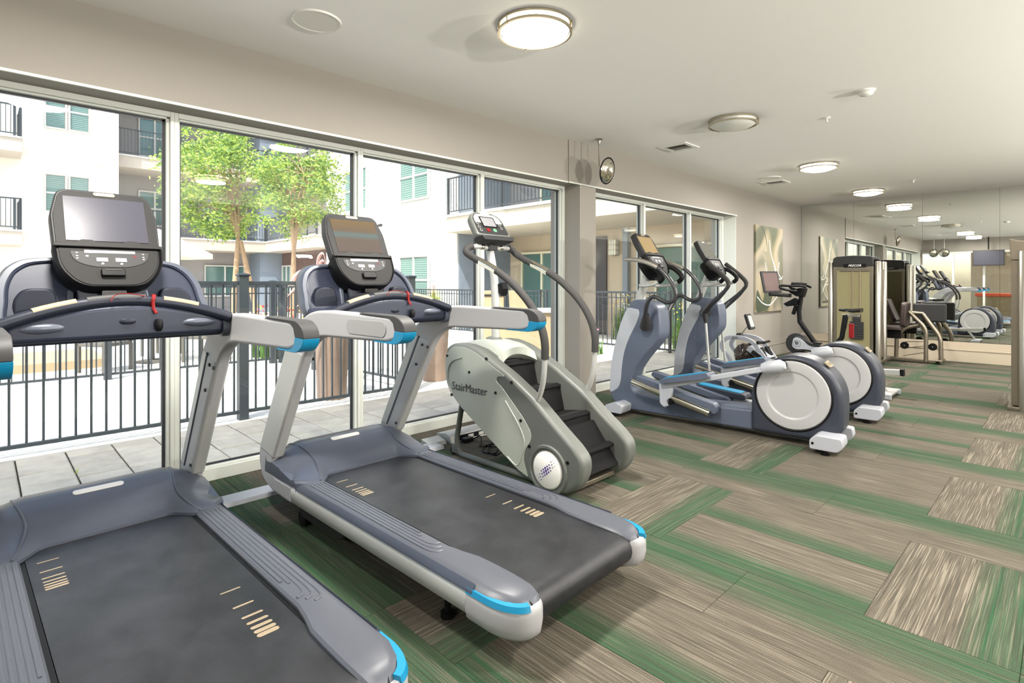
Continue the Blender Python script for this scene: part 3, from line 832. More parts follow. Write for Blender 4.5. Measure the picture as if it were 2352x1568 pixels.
# ================================================================== TREADMILLS
M['keypad_face'] = mat('keypad_face', s(36, 36, 36), 0.6, spec=0.15)
M['keypad_lens'] = mat('keypad_lens', s(54, 54, 55), 0.5, spec=0.15)
M['bezel'] = mat('bezel', s(38, 38, 38), 0.55, spec=0.15)
def console(parent, w=0.205, h=0.315, lowh=0.205, top=(0.22, 1.81), hinge=(0.37, 1.53), simple=False, scr=0.155):
    ax = Vector((top[0] - hinge[0], 0, top[1] - hinge[1])).normalized()
    nx = Vector((ax.z, 0, -ax.x))
    Mm = frame_m((hinge[0], 0, hinge[1]), (0, 1, 0), ax, nx)
    # display housing
    out = fillet([(-w + 0.005, 0.0), (w - 0.005, 0.0), (w, h * 0.55), (w - 0.03, h), (-w + 0.03, h), (-w, h * 0.55)], [0.01, 0.01, 0.02, 0.045, 0.045, 0.02], 6)
    d = G(Mm).prism(out, -0.055, 0.0, 'z').build('display', M['charcoal'], parent, bevel=0.008, seg=3)
    inn = [(x * 0.95, (y - h / 2) * 0.93 + h / 2) for x, y in out]
    G(Mm).prism(inn, 0.0, 0.004, 'z').build('bezel', M['bezel'], d, bevel=0.002)
    G(Mm).box(-scr, scr, 0.035, h - 0.045, 0.004, 0.0065).build('screen', M['screen'], d, smooth=0)
    G(Mm).prism(oval(0, h - 0.022, 0.085, 0.02), 0.003, 0.008, 'z').build('badge', M['tan'], d, bevel=0.002)
    # reading ledge between display and keypad
    led = [(-w + 0.002, -0.004), (w - 0.002, -0.004), (w - 0.002, 0.014), (w * 0.62, 0.02), (w * 0.5, 0.034), (w * 0.32, 0.034), (w * 0.22, 0.02), (-w * 0.22, 0.02), (-w * 0.32, 0.034), (-w * 0.5, 0.034), (-w * 0.62, 0.02), (-w + 0.002, 0.014)]
    G(Mm).prism(led, -0.04, 0.02, 'z').build('ledge', M['bezel'], parent, bevel=0.004)
    # keypad bowl
    bl_ = fillet([(-w, -0.005), (-w * 0.97, -lowh * 0.5), (-w * 0.62, -lowh), (w * 0.62, -lowh), (w * 0.97, -lowh * 0.5), (w, -0.005)], [0.0, 0.05, 0.08, 0.08, 0.05, 0.0], 7)
    k = G(Mm)
    rings = []
    for sc_, c_, dy in ((0.80, -0.13, -0.01), (0.93, -0.09, 0.0), (1.0, -0.03, 0.0), (1.0, 0.012, 0.0), (0.965, 0.02, 0.0), (0.93, 0.01, 0)):
        rings.append([(x * sc_, (y + 0.08) * (0.5 + 0.5 * sc_) - 0.08 + dy, c_) for x, y in bl_])
    k.loft(rings)
    kp = k.build('keypad_housing', M['black'] if not simple else M['charcoal'], parent, smooth=50)
    face = [(x * 0.9, (y + 0.09) * 0.92 - 0.088) for x, y in bl_]
    G(Mm).prism(face, 0.008, 0.013, 'z').build('face', M['keypad_face'], kp, bevel=0.002)
    lens = fillet([(-w * 0.72, -0.025), (-w * 0.66, -0.075), (-w * 0.35, -0.105), (w * 0.35, -0.105), (w * 0.66, -0.075), (w * 0.72, -0.025)], [0.01, 0.03, 0.04, 0.04, 0.03, 0.01], 5)
    G(Mm).prism(lens, 0.013, 0.0155, 'z').build('keypad', M['keypad_lens'], kp, bevel=0.001)
    G(Mm).box(-w * 0.47, w * 0.45, -0.034, -0.02, 0.0155, 0.0165).build('status_strip', M['lcd_dark'], kp, smooth=0)
    for x in (-0.035, 0.035):
        G(Mm).box(x - 0.021, x + 0.021, -0.078, -0.058, 0.0155, 0.018).build('readout', M['lcd'], kp, bevel=0.001)
        G(Mm).prism([(x - 0.006, -0.09), (x + 0.004, -0.092), (x + 0.006, -0.084), (x, -0.082)], 0.0155, 0.0168, 'z').build('icon', M['print_white'], kp, smooth=0)
    g = G(Mm)
    for sx in (-1, 1):
        for yy in (-0.034, -0.05, -0.062):
            g.ball((sx * w * 0.6, yy, 0.016), (0.0045, 0.0028, 0.0015), 8)
    g.ball((-w * 0.43, -0.05, 0.016), (0.006, 0.004, 0.0015), 8)
    g.build('button', M['print_white'], kp)
    g = G(Mm)
    g.box(w * 0.41, w * 0.425, -0.054, -0.042, 0.0155, 0.0168).box(w * 0.445, w * 0.46, -0.054, -0.042, 0.0155, 0.0168)
    g.build('pause_button', M['red'], kp, smooth=0)
    # phone cradle
    G(Mm).prism(rrect(-0.045, 0.045, -0.155, -0.118, 0.008), 0.01, 0.03, 'z').build('phone_cradle', M['black'], kp, bevel=0.005)
    G(Mm).box(-0.03, 0.03, -0.128, -0.124, 0.03, 0.032).build('cradle_slot', M['charcoal2'], kp, smooth=0)
    return Mm

M['sm_grey2'] = mat('inset_grey', s(146, 147, 146), 0.45)
def make_treadmill():
    T = empty('treadmill')
    # ---- side frames with handrail
    for sgn in (-1, 1):
        y0, y1 = (0.398, 0.460) if sgn > 0 else (-0.460, -0.398)
        prof = fillet([(0.385, 0.137), (0.10, 0.145), (-0.035, 0.20), (-0.075, 0.34), (0.36, 1.10), (0.60, 1.222), (0.78, 1.236), (1.39, 1.226), (1.475, 1.165), (1.37, 1.113), (0.70, 1.096), (0.57, 1.02), (0.135, 0.325), (0.115, 0.262), (0.17, 0.236), (0.385, 0.236)],
                      [0, 0.12, 0.1, 0.1, 0.12, 0.14, 0.1, 0.06, 0.07, 0.06, 0.09, 0.12, 0.05, 0.03, 0.05, 0], 7)
        side = G().prism(prof, y0, y1, 'y').build('side_frame', M['silver_plastic'], T, bevel=0.02, seg=4)
        # metal pole sleeve over the sloping part
        sl = [(0.032, 0.355), (0.155, 0.335), (0.545, 0.985), (0.42, 1.04), (0.33, 1.02), (-0.045, 0.38)]
        pole = G().prism([(-0.055, 0.365), (0.150, 0.335), (0.545, 0.99), (0.335, 1.035)], y0 - 0.003, y1 + 0.003, 'y').build('upright', M['pole'], T, bevel=0.016, seg=3)
        yi = -sgn * 0.0
        ins = y0 - 0.0045 if sgn > 0 else y1 + 0.0045
        lo_, hi_ = sorted((ins, ins + sgn * 0.004))
        G().prism([(0.045, 0.36), (0.135, 0.35), (0.525, 0.985), (0.435, 1.0)], lo_, hi_, 'y').build('cover_plate', M['silver_plastic'], pole, bevel=0.0015)
        G().tube([(0.035, ins, 0.37), (0.415, ins, 1.02)], 0.009, 8, flat=0.5, up=(1, 0, 0)).build('pole_groove', M['slate'], pole)
        for bx, bz in ((0.455, 0.965), (0.515, 0.955), (0.39, 0.83), (0.155, 0.395)):
            G().cyl((bx, ins - sgn * 0.003, bz), (0, 1, 0), 0.009, 0.008, 12).build('bolt', M['charcoal'], pole)
        # arm end caps
        def arc(t0, t1, ex=0.0, n=10):
            pts = []
            for i in range(n + 1):
                t = t0 + (t1 - t0) * i / n
                pts.append((1.385 + (0.088 + ex) * math.cos(t), 1.1695 + (0.0575 + ex) * math.sin(t)))
            return pts
        dark = arc(-0.08, PI / 2, 0.004) + [(1.20, 1.2335), (1.10, 1.2345), (1.20, 1.2265), (1.33, 1.222), (1.36, 1.218), (1.39, 1.20), (1.403, 1.166)]
        blue = arc(-PI / 2, -0.08, 0.004) + [(1.403, 1.166), (1.396, 1.138), (1.375, 1.121), (1.33, 1.114), (1.24, 1.113), (1.23, 1.109)]
        G().prism(dark, y0 - 0.0015, y1 + 0.0015, 'y').build('arm_cap', M['charcoal2'], side, bevel=0.012, seg=3)
        G().prism(blue, y0 - 0.0015, y1 + 0.0015, 'y').build('arm_accent', M['blue'], side, bevel=0.012, seg=3)
        yo = (y1, y1 + 0.003) if sgn > 0 else (y0 - 0.003, y0)
        G().prism(oval(1.17, 1.168, 0.34, 0.07), *yo, 'y').build('arm_inset', M['sm_grey2'], side, bevel=0.0015)
        # lower hub cover beside the hood
        G().prism(fillet([(0.13, 0.29), (0.16, 0.245), (0.39, 0.245), (0.45, 0.260), (0.33, 0.282), (0.15, 0.315)], 0.02, 4), y0 - 0.001 if sgn < 0 else y0, y1 if sgn < 0 else y1 + 0.001, 'y').build('hub_cover', M['slate'], side, bevel=0.004)
        # ---- silver side rail and slate deck
        a, b2 = (0.395, 0.462) if sgn > 0 else (-0.462, -0.395)
        rail = G()
        sec = [(0.400, 0.14), (0.438, 0.136), (0.458, 0.15), (0.463, 0.19), (0.458, 0.226), (0.436, 0.24), (0.40, 0.24)]
        rail.loft([[(x, sgn * p[0], p[1]) for p in sec] for x in (0.387, 1.865)])
        rail.build('side_rail', M['pole'], T, smooth=50)
        # deck moulding: section across y, lofted over x, with tapered flare at the tail
        rings = []
        xs = [(0.44, 0.0, 0.0), (0.5, 0, 0), (1.60, 0, 0), (1.68, 0.012, 0), (1.76, 0.03, 0), (1.85, 0.033, 0), (1.96, 0.033, 0.002), (2.04, 0.03, 0.006), (2.09, 0.02, 0.02), (2.115, 0.0, 0.05)]
        for x, fl, dz in xs:
            shr = 0.0 if x < 1.95 else (x - 1.95) ** 2 * 2.6
            yi_, yo_ = 0.318 - fl, 0.456 - shr
            rings.append([(x, sgn * yy, zz) for yy, zz in ((yi_, 0.20), (yi_, 0.258 - dz), (yi_ + 0.008, 0.266 - dz), (yi_ + 0.04, 0.268 - dz), (yo_ - 0.045, 0.268 - dz), (yo_ - 0.02, 0.262 - dz), (yo_, 0.242 - dz), (yo_ - 0.004, 0.20))])
        dk = G().loft(rings).build('side_deck', M['slate_deck'], T, smooth=35)
        G().loft([[(x, sgn * 0.443, 0.2645 - dz), (x, sgn * 0.4615, 0.2405 - dz), (x, sgn * 0.4625, 0.234 - dz), (x, sgn * 0.44, 0.234 - dz)] for x, dz in ((0.46, 0), (1.90, 0.0))]).build('deck_edge', M['slate_dark'], dk, smooth=50)
        # raised foot ridges
        for i in range(5):
            yy = 0.338 + i * 0.0185
            xe = 1.42 + i * 0.03
            pts = [(0.53, sgn * yy, 0.268), (xe, sgn * yy, 0.268)]
            if i >= 2:
                pts += [(xe + 0.05, sgn * (yy - 0.004), 0.268), (xe + 0.075, sgn * (yy - 0.02), 0.268), (xe + 0.08, sgn * (yy - 0.04), 0.268)]
            G().tube(pts, 0.0035, 6, flat=1.6, up=(0, 0, 1)).build('foot_ridge', M['slate_deck'], dk)
        # ---- tail cap with blue stripe
        def capring(z0, grow):
            pts = []
            for t in range(13):
                a_ = PI / 2 * t / 12
                pts.append((1.96 + (0.17 + grow) * math.sin(a_) , sgn * (0.335 + (0.128 + grow) * math.cos(a_) ** 0.7), z0))
            pts = [(1.867, sgn * (0.463 + grow), z0)] + pts + [(2.11 + grow, sgn * 0.305, z0), (2.05, sgn * 0.285, z0), (1.867, sgn * 0.335, z0)]
            return pts
        G().loft([capring(z, gr) for z, gr in ((0.110, -0.045), (0.118, -0.022), (0.136, -0.006), (0.165, 0.0), (0.205, 0.0), (0.222, -0.002), (0.232, -0.01))]).build('tail_cap', M['silver_plastic'], T, smooth=45)
        st = G()
        r1 = capring(0.228, 0.001)[:12]; r2 = capring(0.247, -0.006)[:12]
        inner2 = capring(0.247, -0.03)[:12]; inner1 = capring(0.228, -0.03)[:12]
        st.loft([[a_, b_, c_, d_] for a_, b_, c_, d_ in zip(r1, r2, inner2, inner1)], True).build('tail_stripe', M['blue'], T, smooth=60)
        # foot under the tail and screw
        G().lathe([(0, 0), (0.03, 0), (0.03, 0.02), (0.014, 0.025), (0.014, 0.13), (0, 0.13)], 16).build('foot', M['black'], T).location = (1.64, sgn * 0.36, 0)
        G().cyl((2.06, sgn * 0.40, 0.15), (0.75, sgn * 0.66, 0), 0.011, 0.06, 14).build('screw', M['pole'], T)
        # lift arm under the front
        G().prism([(0.37, 0.15), (0.36, 0.09), (0.40, 0.055), (0.80, 0.05), (0.86, 0.075), (0.86, 0.15)], sgn * 0.385 - 0.02, sgn * 0.385 + 0.02, 'y').build('lift_arm', M['charcoal'], T, bevel=0.008)
        G().cyl((0.40, sgn * 0.385, 0.045), (0, 1, 0), 0.045, 0.035, 20).build('transport_wheel', M['black'], T)
    # ---- under frame + belt
    G().box(0.10, 1.98, -0.39, 0.39, 0.13, 0.205).build('base_frame', M['black'], T, bevel=0.01)
    bp = [(0.40, 0.205), (0.40, 0.25), (1.98, 0.25)]
    for i in range(9):
        a = PI / 2 - PI * i / 8
        bp.append((2.045 + 0.062 * math.cos(a), 0.188 + 0.062 * math.sin(a)))
    bp += [(1.9, 0.126)]
    belt = G().prism(bp, -0.300, 0.300, 'y').build('running_belt', M['belt'], T, smooth=50)
    for yy0 in (0.5, 1.26):
        sg = -1 if yy0 < 1 else 1
        xs_ = [0, 0.10, 0.165, 0.2, 0.227, 0.25, 0.27]
        for i, dx in enumerate(xs_):
            x = yy0 + 0.05 + dx * (1.0 if yy0 < 1 else 1.25)
            y_ = sg * 0.235 if yy0 < 1 else 0.20
            ww = 0.0035 + i * (0.0004 if yy0 < 1 else 0.0012)
            G().prism([(px, py) for px, py in oval(0, 0, ww * 2, 0.07)], 0.2502, 0.2510, 'z', Matrix.Translation((x, y_, 0)) @ Matrix.Rotation(0.0, 4, 'Z')).build('belt_mark', M['tan'], belt, smooth=0)
    G().box(0.45, 2.0, -0.318, -0.302, 0.2, 0.249).box(0.45, 2.0, 0.302, 0.318, 0.2, 0.249).build('belt_guide', M['black'], T)
    # ---- motor hood
    def hood(u, v):
        y = -0.46 + 0.92 * v
        a = abs(y)
        # profile along x : front low -> ridge -> belt edge
        k = max(0.0, (a - 0.27) / 0.19)      # shoulder factor
        xe = 0.405 + 0.10 * min(1, max(0, (a - 0.24) / 0.08)) ** 1.0 - 0.06 * max(0, (a - 0.40) / 0.06)
        ridge = 0.398 - 0.035 * k - 0.05 * k * k
        fo = min(1.0, max(0.0, (a - 0.37) / 0.03))
        px = [-0.10 + 0.13 * fo, -0.075 + 0.11 * fo, -0.02 + 0.06 * fo, 0.06, 0.14, 0.23, 0.33, xe - 0.02, xe]
        lowz = 0.262 + 0.006 * k
        sg_ = 0.020 * k
        pz = [0.12 + 0.14 * fo, 0.26 + 0.03 * fo, 0.345 - 0.01 * fo, ridge - 0.008, ridge, ridge - 0.028 + sg_, ridge - 0.072 + sg_, lowz + 0.012, lowz]
        t = u * (len(px) - 1); i = min(int(t), len(px) - 2); fr = t - i
        return (px[i] * (1 - fr) + px[i + 1] * fr, y, pz[i] * (1 - fr) + pz[i + 1] * fr)
    h = G().grid(hood, 24, 40)
    # close sides and rear
    for v in (0.0, 1.0):
        edge = [hood(i / 24, v) for i in range(25)]
        h.add([(p[0], p[1], p[2]) for p in edge] + [(p[0], p[1], 0.24) for p in edge], [(i, i + 1, i + 26, i + 25) for i in range(24)])
    edge = [hood(1.0, j / 40) for j in range(41)]
    h.add(edge + [(p[0], p[1], 0.20) for p in edge], [(i, i + 1, i + 42, i + 41) for i in range(40)])
    hd = h.build('motor_hood', M['slate'], T, smooth=50)
    # crease lines of the hood and seam below it
    for sgn in (-1, 1):
        c = [(-0.06, 0.30), (0.02, 0.31), (0.10, 0.315), (0.2, 0.30), (0.32, 0.285), (0.42, 0.31), (0.5, 0.34)]
        def zat(x, y):
            best = None
            for i in range(60):
                p = hood(i / 60, (y + 0.46) / 0.92)
                if best is None or abs(p[0] - x) < abs(best[0] - x): best = p
            return best[2]
        pts = [(x, sgn * y, zat(x, sgn * y) + 0.0) for x, y in c]
        G().tube(catmull(pts, 5), 0.006, 8).build('hood_crease', M['slate'], hd)
    Mb = frame_m((0.175, -0.01, 0.386), (0, 1, 0), (-1, 0, 0.22), (0.22, 0, 1))
    G(Mb).prism(oval(0, 0, 0.20, 0.034), -0.004, 0.006, 'z').build('hood_badge', M['white_badge'], hd, bevel=0.002)
    # ---- console shroud : rim + dish
    oc = catmull([(-0.375, 1.19), (-0.385, 1.30), (-0.375, 1.385), (-0.335, 1.45), (-0.25, 1.483), (0.0, 1.492), (0.24, 1.482), (0.325, 1.45), (0.375, 1.385), (0.395, 1.30), (0.40, 1.19), (0.2, 1.14), (-0.2, 1.14)], 5, True)
    def sc(p, k_, dx):
        return [(dx - (1.30 + (z - 1.30) * k_ - 1.14) * 0.46 + 0.02, y * k_, 1.30 + (z - 1.30) * k_) for y, z in p]
    G().loft([sc(oc, 0.96, 0.33), sc(oc, 1.0, 0.36), sc(oc, 1.0, 0.42), sc(oc, 0.985, 0.435), sc(oc, 0.93, 0.435), sc(oc, 0.90, 0.42)], True).build('shroud_rim', M['slate'], T, smooth=40)
    G().loft([sc(oc, 0.93, 0.425), sc(oc, 0.90, 0.4345), sc(oc, 0.86, 0.40), sc(oc, 0.55, 0.385)], True).build('shroud_panel', M['navy'], T, smooth=50)
    for sgn in (-1, 1):
        G().prism(fillet([(sgn * 0.17, 1.19), (sgn * 0.33, 1.19), (sgn * 0.33, 1.30), (sgn * 0.30, 1.35), (sgn * 0.20, 1.35)], [0, 0, 0.02, 0.03, 0.03], 4), 0.345, 0.40, 'x').build('bottle_holder', M['navy_deep'], T, bevel=0.01)
        G().loft([[(x, sgn * y, z) for x, y, z in ((a1 + 0.04, 0.15, 1.17), (a1 + 0.04, 0.165 + k2, 1.17), (a1 - 0.04, 0.15 + k2, 1.34), (a1 - 0.05, 0.12, 1.36))] for a1, k2 in ((0.34, 0.01), (0.405, 0.0))]).build('shroud_rib', M['slate'], T, bevel=0.01)
    # bridge between shroud and front bar
    G().loft([[(x, y, z) for y, z in ((-w_, z0), (w_, z0), (w_, z1), (w_ * 0.6, z2), (-w_ * 0.6, z2), (-w_, z1))] for x, w_, z0, z1, z2 in ((0.35, 0.375, 1.15, 1.24, 1.24), (0.50, 0.378, 1.135, 1.21, 1.235), (0.60, 0.38, 1.13, 1.20, 1.25), (0.655, 0.385, 1.13, 1.195, 1.25))]).build('console_base', M['navy'], T, bevel=0.01)
    G().prism(rrect(-0.045, 0.045, 1.318, 1.34, 0.006), 0.455, 0.475, 'x').build('usb_panel', M['black_gloss'], T)
    # front panel with arched top
    arch = [(-0.375, 1.145), (0.375, 1.145)] + [(0.375 - 0.75 * i / 16, 1.205 + 0.078 * math.sin(PI * i / 16) ** 0.8) for i in range(17)]
    fp = G().prism(arch, 0.64, 0.725, 'x').build('front_panel', M['navy'], T, bevel=0.02, seg=3)
    G().ball((0.725, 0.0, 1.215), (0.008, 0.03, 0.014), 12).build('stop_button', M['navy_deep'], fp)
    for sgn in (-1, 1):
        G().ball((0.715, sgn * 0.27, 1.20), (0.028, 0.075, 0.022), 14).build('thumb_rest', M['slate'], fp)
        G().cyl((0.69, sgn * 0.382, 1.17), (0, 1, 0), 0.045, 0.03, 20).build('collar', M['slate'], fp)
    bar = [(0.73 - 0.03 * math.sin(PI * i / 24), -0.395 + 0.79 * i / 24, 1.215 + 0.085 * math.sin(PI * i / 24) ** 0.9) for i in range(25)]
    hb = G().tube(bar, 0.023, 12).build('handlebar', M['navy_deep'], T)
    for a, b2, mm, rr, nm in ((3, 7, 'tan', 0.0245, 'pulse_grip'), (16, 20, 'tan', 0.0245, 'pulse_grip'), (8, 14, 'charcoal2', 0.0242, 'speed_paddle')):
        G().tube([(p[0] + 0.002, p[1], p[2] + 0.010) for p in bar[a:b2 + 1]], rr * 0.74, 12).build(nm, M[mm], hb)
    q = bar[15]
    G().tube([(bar[14][0], bar[14][1] + 0.02, bar[14][2] + 0.003), (bar[15][0], bar[15][1], bar[15][2] + 0.003)], 0.0275, 12).build('safety_clip', M['red'], T)
    G().tube([(q[0] + 0.027, q[1] - 0.01, q[2] + 0.01), (q[0] + 0.028, q[1] - 0.008, q[2] - 0.03), (0.742, q[1] + 0.0, 1.245)], 0.0045, 6, flat=1.5).build('clip_strap', M['red'], T)
    G().ball((0.742, q[1] + 0.01, 1.195), (0.014, 0.016, 0.03), 12).build('safety_key', M['black'], T)
    G().tube(catmull([(bar[14][0] + 0.015, bar[14][1], bar[14][2] + 0.02), (0.735, 0.0, 1.33), (0.725, -0.04, 1.325), (0.74, -0.06, 1.30)], 5), 0.0018, 5).build('safety_cord', M['red'], T)
    console(T)
    # neck between shroud and console
    G().loft([[(x, -w_, z) , (x, w_, z), (x - 0.07, w_ * 0.8, z + 0.02), (x - 0.07, -w_ * 0.8, z + 0.02)] for x, w_, z in ((0.42, 0.12, 1.25), (0.42, 0.13, 1.34), (0.38, 0.11, 1.46))]).build('neck', M['navy_deep'], T, bevel=0.01)
    return T
t1 = make_treadmill()
t1.location = (-3.45, 0.413, 0); t1.rotation_euler = (0, 0, math.radians(1.8))
t2 = copy_tree(t1)
t2.location = (-3.45, 1.69, 0)
tag(t1, 'treadmill at the lower left corner, nearest the camera and cut by the frame', 'treadmill', 'grey treadmills facing the windows')
tag(t2, 'whole treadmill in the middle, its screen glowing tan, beside the stair climber', 'treadmill', 'grey treadmills facing the windows')
# screens: first one grey with a pale reflection, second shows a glowing picture
m, nt, b = new_mat('screen_on')
tc = N(nt, 'ShaderNodeTexCoord'); sp_ = N(nt, 'ShaderNodeSeparateXYZ'); nt.links.new(tc.outputs['Generated'], sp_.inputs[0])
rr = N(nt, 'ShaderNodeValToRGB'); cr = rr.color_ramp
cr.elements[0].position = 0.0; cr.elements[0].color = (*s(158, 136, 122), 1)
cr.elements[1].position = 1.0; cr.elements[1].color = (*s(190, 152, 92), 1)
for p, c in ((0.4, (160, 138, 118)), (0.5, (150, 168, 160)), (0.56, (148, 172, 168)), (0.66, (168, 140, 108))):
    el = cr.elements.new(p); el.color = (*s(*c), 1)
nt.links.new(sp_.outputs['Z'], rr.inputs[0])
b.inputs['Base Color'].default_value = (0.02, 0.02, 0.02, 1)
nt.links.new(rr.outputs[0], b.inputs['Emission Color']); b.inputs['Emission Strength'].default_value = 0.55
b.inputs['Roughness'].default_value = 0.45
b.inputs['Specular IOR Level'].default_value = 0.0
M['screen_on'] = m
def swap(root, nm, mm):
    for c in kids(root):
        if c.name.split('.')[0] == nm:
            c.data = c.data.copy(); c.data.materials[0] = mm
        swap(c, nm, mm)
swap(t2, 'screen', M['screen_on'])
# ================================================================== STAIR CLIMBER
SC = empty('stair_climber', (-3.6, 2.96, 0), math.radians(1), 'grey revolving stair climber behind the treadmills, with curved foam handrails', 'stair climber')
side = fillet([(0.12, 0.86), (0.10, 0.74), (0.125, 0.56), (0.20, 0.475), (0.30, 0.41), (0.70, 0.185), (0.90, 0.075), (1.05, 0.02), (1.20, 0.0), (1.33, 0.012), (1.43, 0.085), (1.475, 0.18), (1.475, 0.27), (1.41, 0.335), (1.255, 0.444), (1.06, 0.592), (0.816, 0.73), (0.50, 0.872), (0.35, 0.905), (0.20, 0.905)],
              [0.03, 0.05, 0.06, 0.05, 0.03, 0.03, 0.04, 0.06, 0.06, 0.06, 0.05, 0.05, 0.05, 0.04, 0.04, 0.04, 0.05, 0.05, 0.04, 0.05], 5)
for sgn in (-1, 1):
    a, b2 = (-0.315, -0.195) if sgn < 0 else (0.195, 0.315)
    sh = G().prism(side, a, b2, 'y').build('side_shell', M['sm_grey'], SC, bevel=0.035, seg=4)
    yo = -0.318 if sgn < 0 else 0.3145
    lp = fillet([(0.125, 0.80), (0.115, 0.70), (0.14, 0.565), (0.22, 0.485), (0.32, 0.415), (0.70, 0.205), (0.90, 0.095), (1.02, 0.055), (0.975, 0.16), (0.985, 0.235), (1.045, 0.31), (1.045, 0.365), (0.975, 0.45), (0.76, 0.635), (0.70, 0.672), (0.715, 0.705), (0.80, 0.712), (0.48, 0.855), (0.35, 0.885), (0.20, 0.88)],
                [0.03, 0.05, 0.05, 0.05, 0.03, 0.03, 0.03, 0.02, 0.04, 0.04, 0.03, 0.04, 0.03, 0.03, 0.02, 0.02, 0.03, 0.05, 0.04, 0.05], 5)
    G().prism(lp, yo, yo + 0.0035, 'y').build('side_panel', M['sm_light'], sh, bevel=0.0015)
    # recessed groove line on the panel
    gr = catmull([(0.33, yo, 0.80), (0.22, yo, 0.765), (0.165, yo, 0.70), (0.16, yo, 0.58), (0.215, yo, 0.515)], 6)
    G().tube(gr, 0.009, 8, flat=0.3, up=(0, 1, 0)).build('panel_groove', M['sm_grey'], sh)
    gr = catmull([(0.80, yo, 0.545), (0.93, yo, 0.40), (0.985, yo, 0.30), (0.965, yo, 0.20), (0.915, yo, 0.115), (0.82, yo, 0.155)], 6)
    G().tube(gr, 0.006, 8, flat=0.4, up=(0, 1, 0)).build('panel_ridge', M['sm_light'], sh)
    G().lathe([(0.165, -0.006), (0.16, 0.012), (0.145, 0.012), (0.138, -0.002)], 40, frame_m((1.193, yo + (0 if sgn < 0 else 0.0035), 0.148), (1, 0, 0), (0, 0, 1), (0, sgn, 0))).build('wheel_rim', M['sm_grey'], sh)
    dk = G(frame_m((1.193, yo, 0.148), (1, 0, 0), (0, 0, 1), (0, sgn, 0))).lathe([(0, 0.0), (0, 0.016), (0.11, 0.014), (0.122, 0.006), (0.124, 0)], 40).build('wheel_cover', M['white_badge'], sh, smooth=40)
    if sgn < 0:
        g = G(frame_m((1.193, yo - 0.0165, 0.148), (1, 0, 0), (0, 0, 1), (0, -1, 0)))
        dots = []
        for i in range(-5, 6):
            for j in (-1, 0, 1):
                r_ = 0.0088 * max(0.14, 1 - abs(i) / 5.2) * (1.0 if j == 0 else 0.85)
                x = i * 0.0165 + j * 0.012 * -0.6; z = i * 0.0135 + j * 0.017 + (0.01 * (1 if i > 2 else 0)) - (0.01 if i < -2 else 0)
                g.prism(circle(x, z, r_, 10), -0.002, 0.0012, 'z')
        g.build('dot_logo', M['purple'], dk, smooth=0)
        text('lettering', 'StairMaster', 0.088, M['print_black'], sh, frame_m((0.205, yo - 0.001, 0.545), (1, 0, 0.02), (0, 0, 1), (0, -1, 0)), space=1.0)
    for bx, bz in ((0.145, 0.80), (0.41, 0.70), (0.20, 0.50), (0.70, 0.585), (0.95, 0.43), (0.60, 0.82), (1.03, 0.27), (1.36, 0.235), (0.86, 0.68)):
        G().cyl((bx, sgn * 0.319, bz), (0, 1, 0), 0.0105, 0.01, 12).build('bolt', M['black'], sh)
    # rail socket plate
    G().prism(fillet([(0.955, 0.565), (1.0, 0.60), (1.105, 0.53), (1.06, 0.495)], 0.012, 4), sgn * 0.283 - 0.028, sgn * 0.283 + 0.028, 'y').build('rail_socket', M['sm_grey'], SC, bevel=0.006)
# top hood with arch
rings = []
for i in range(13):
    y = -0.20 + 0.40 * i / 12
    k = 1 - (abs(y) / 0.20) ** 2
    rings.append([(0.13, y, 0.70), (0.125, y, 0.85 + 0.01 * k), (0.2, y, 0.893 + 0.02 * k), (0.34, y, 0.90 + 0.03 * k), (0.50, y, 0.873 + 0.045 * k), (0.60, y, 0.83 + 0.05 * k), (0.64 - 0.05 * k, y, 0.76 + 0.065 * k), (0.60 - 0.05 * k, y, 0.74 + 0.06 * k), (0.40, y, 0.70)])
G().loft(rings).build('top_hood', M['sm_light'], SC, smooth=35)
G().prism([(0.13, 0.5), (0.14, 0.84), (0.35, 0.86), (0.55, 0.78), (0.60, 0.5), (0.9, 0.2), (1.2, 0.03), (0.9, 0.08), (0.3, 0.42)], -0.196, 0.196, 'y').build('stair_well', M['black'], SC, smooth=0)
G().lathe([(0, 0), (0.075, 0), (0.07, 0.012), (0.045, 0.02), (0, 0.02)], 28, Matrix.Translation((0.345, 0, 0.922)) @ Matrix.Scale(0.8, 4, (0, 1, 0))).build('mast_base', M['sm_grey'], SC)
mast = catmull([(0.36, 0, 0.90), (0.365, 0, 1.15), (0.345, 0, 1.42), (0.29, 0, 1.66), (0.28, 0, 1.74)], 6)
G().tube(mast, 0.036, 16, flat=0.8).build('mast', M['pole'], SC)
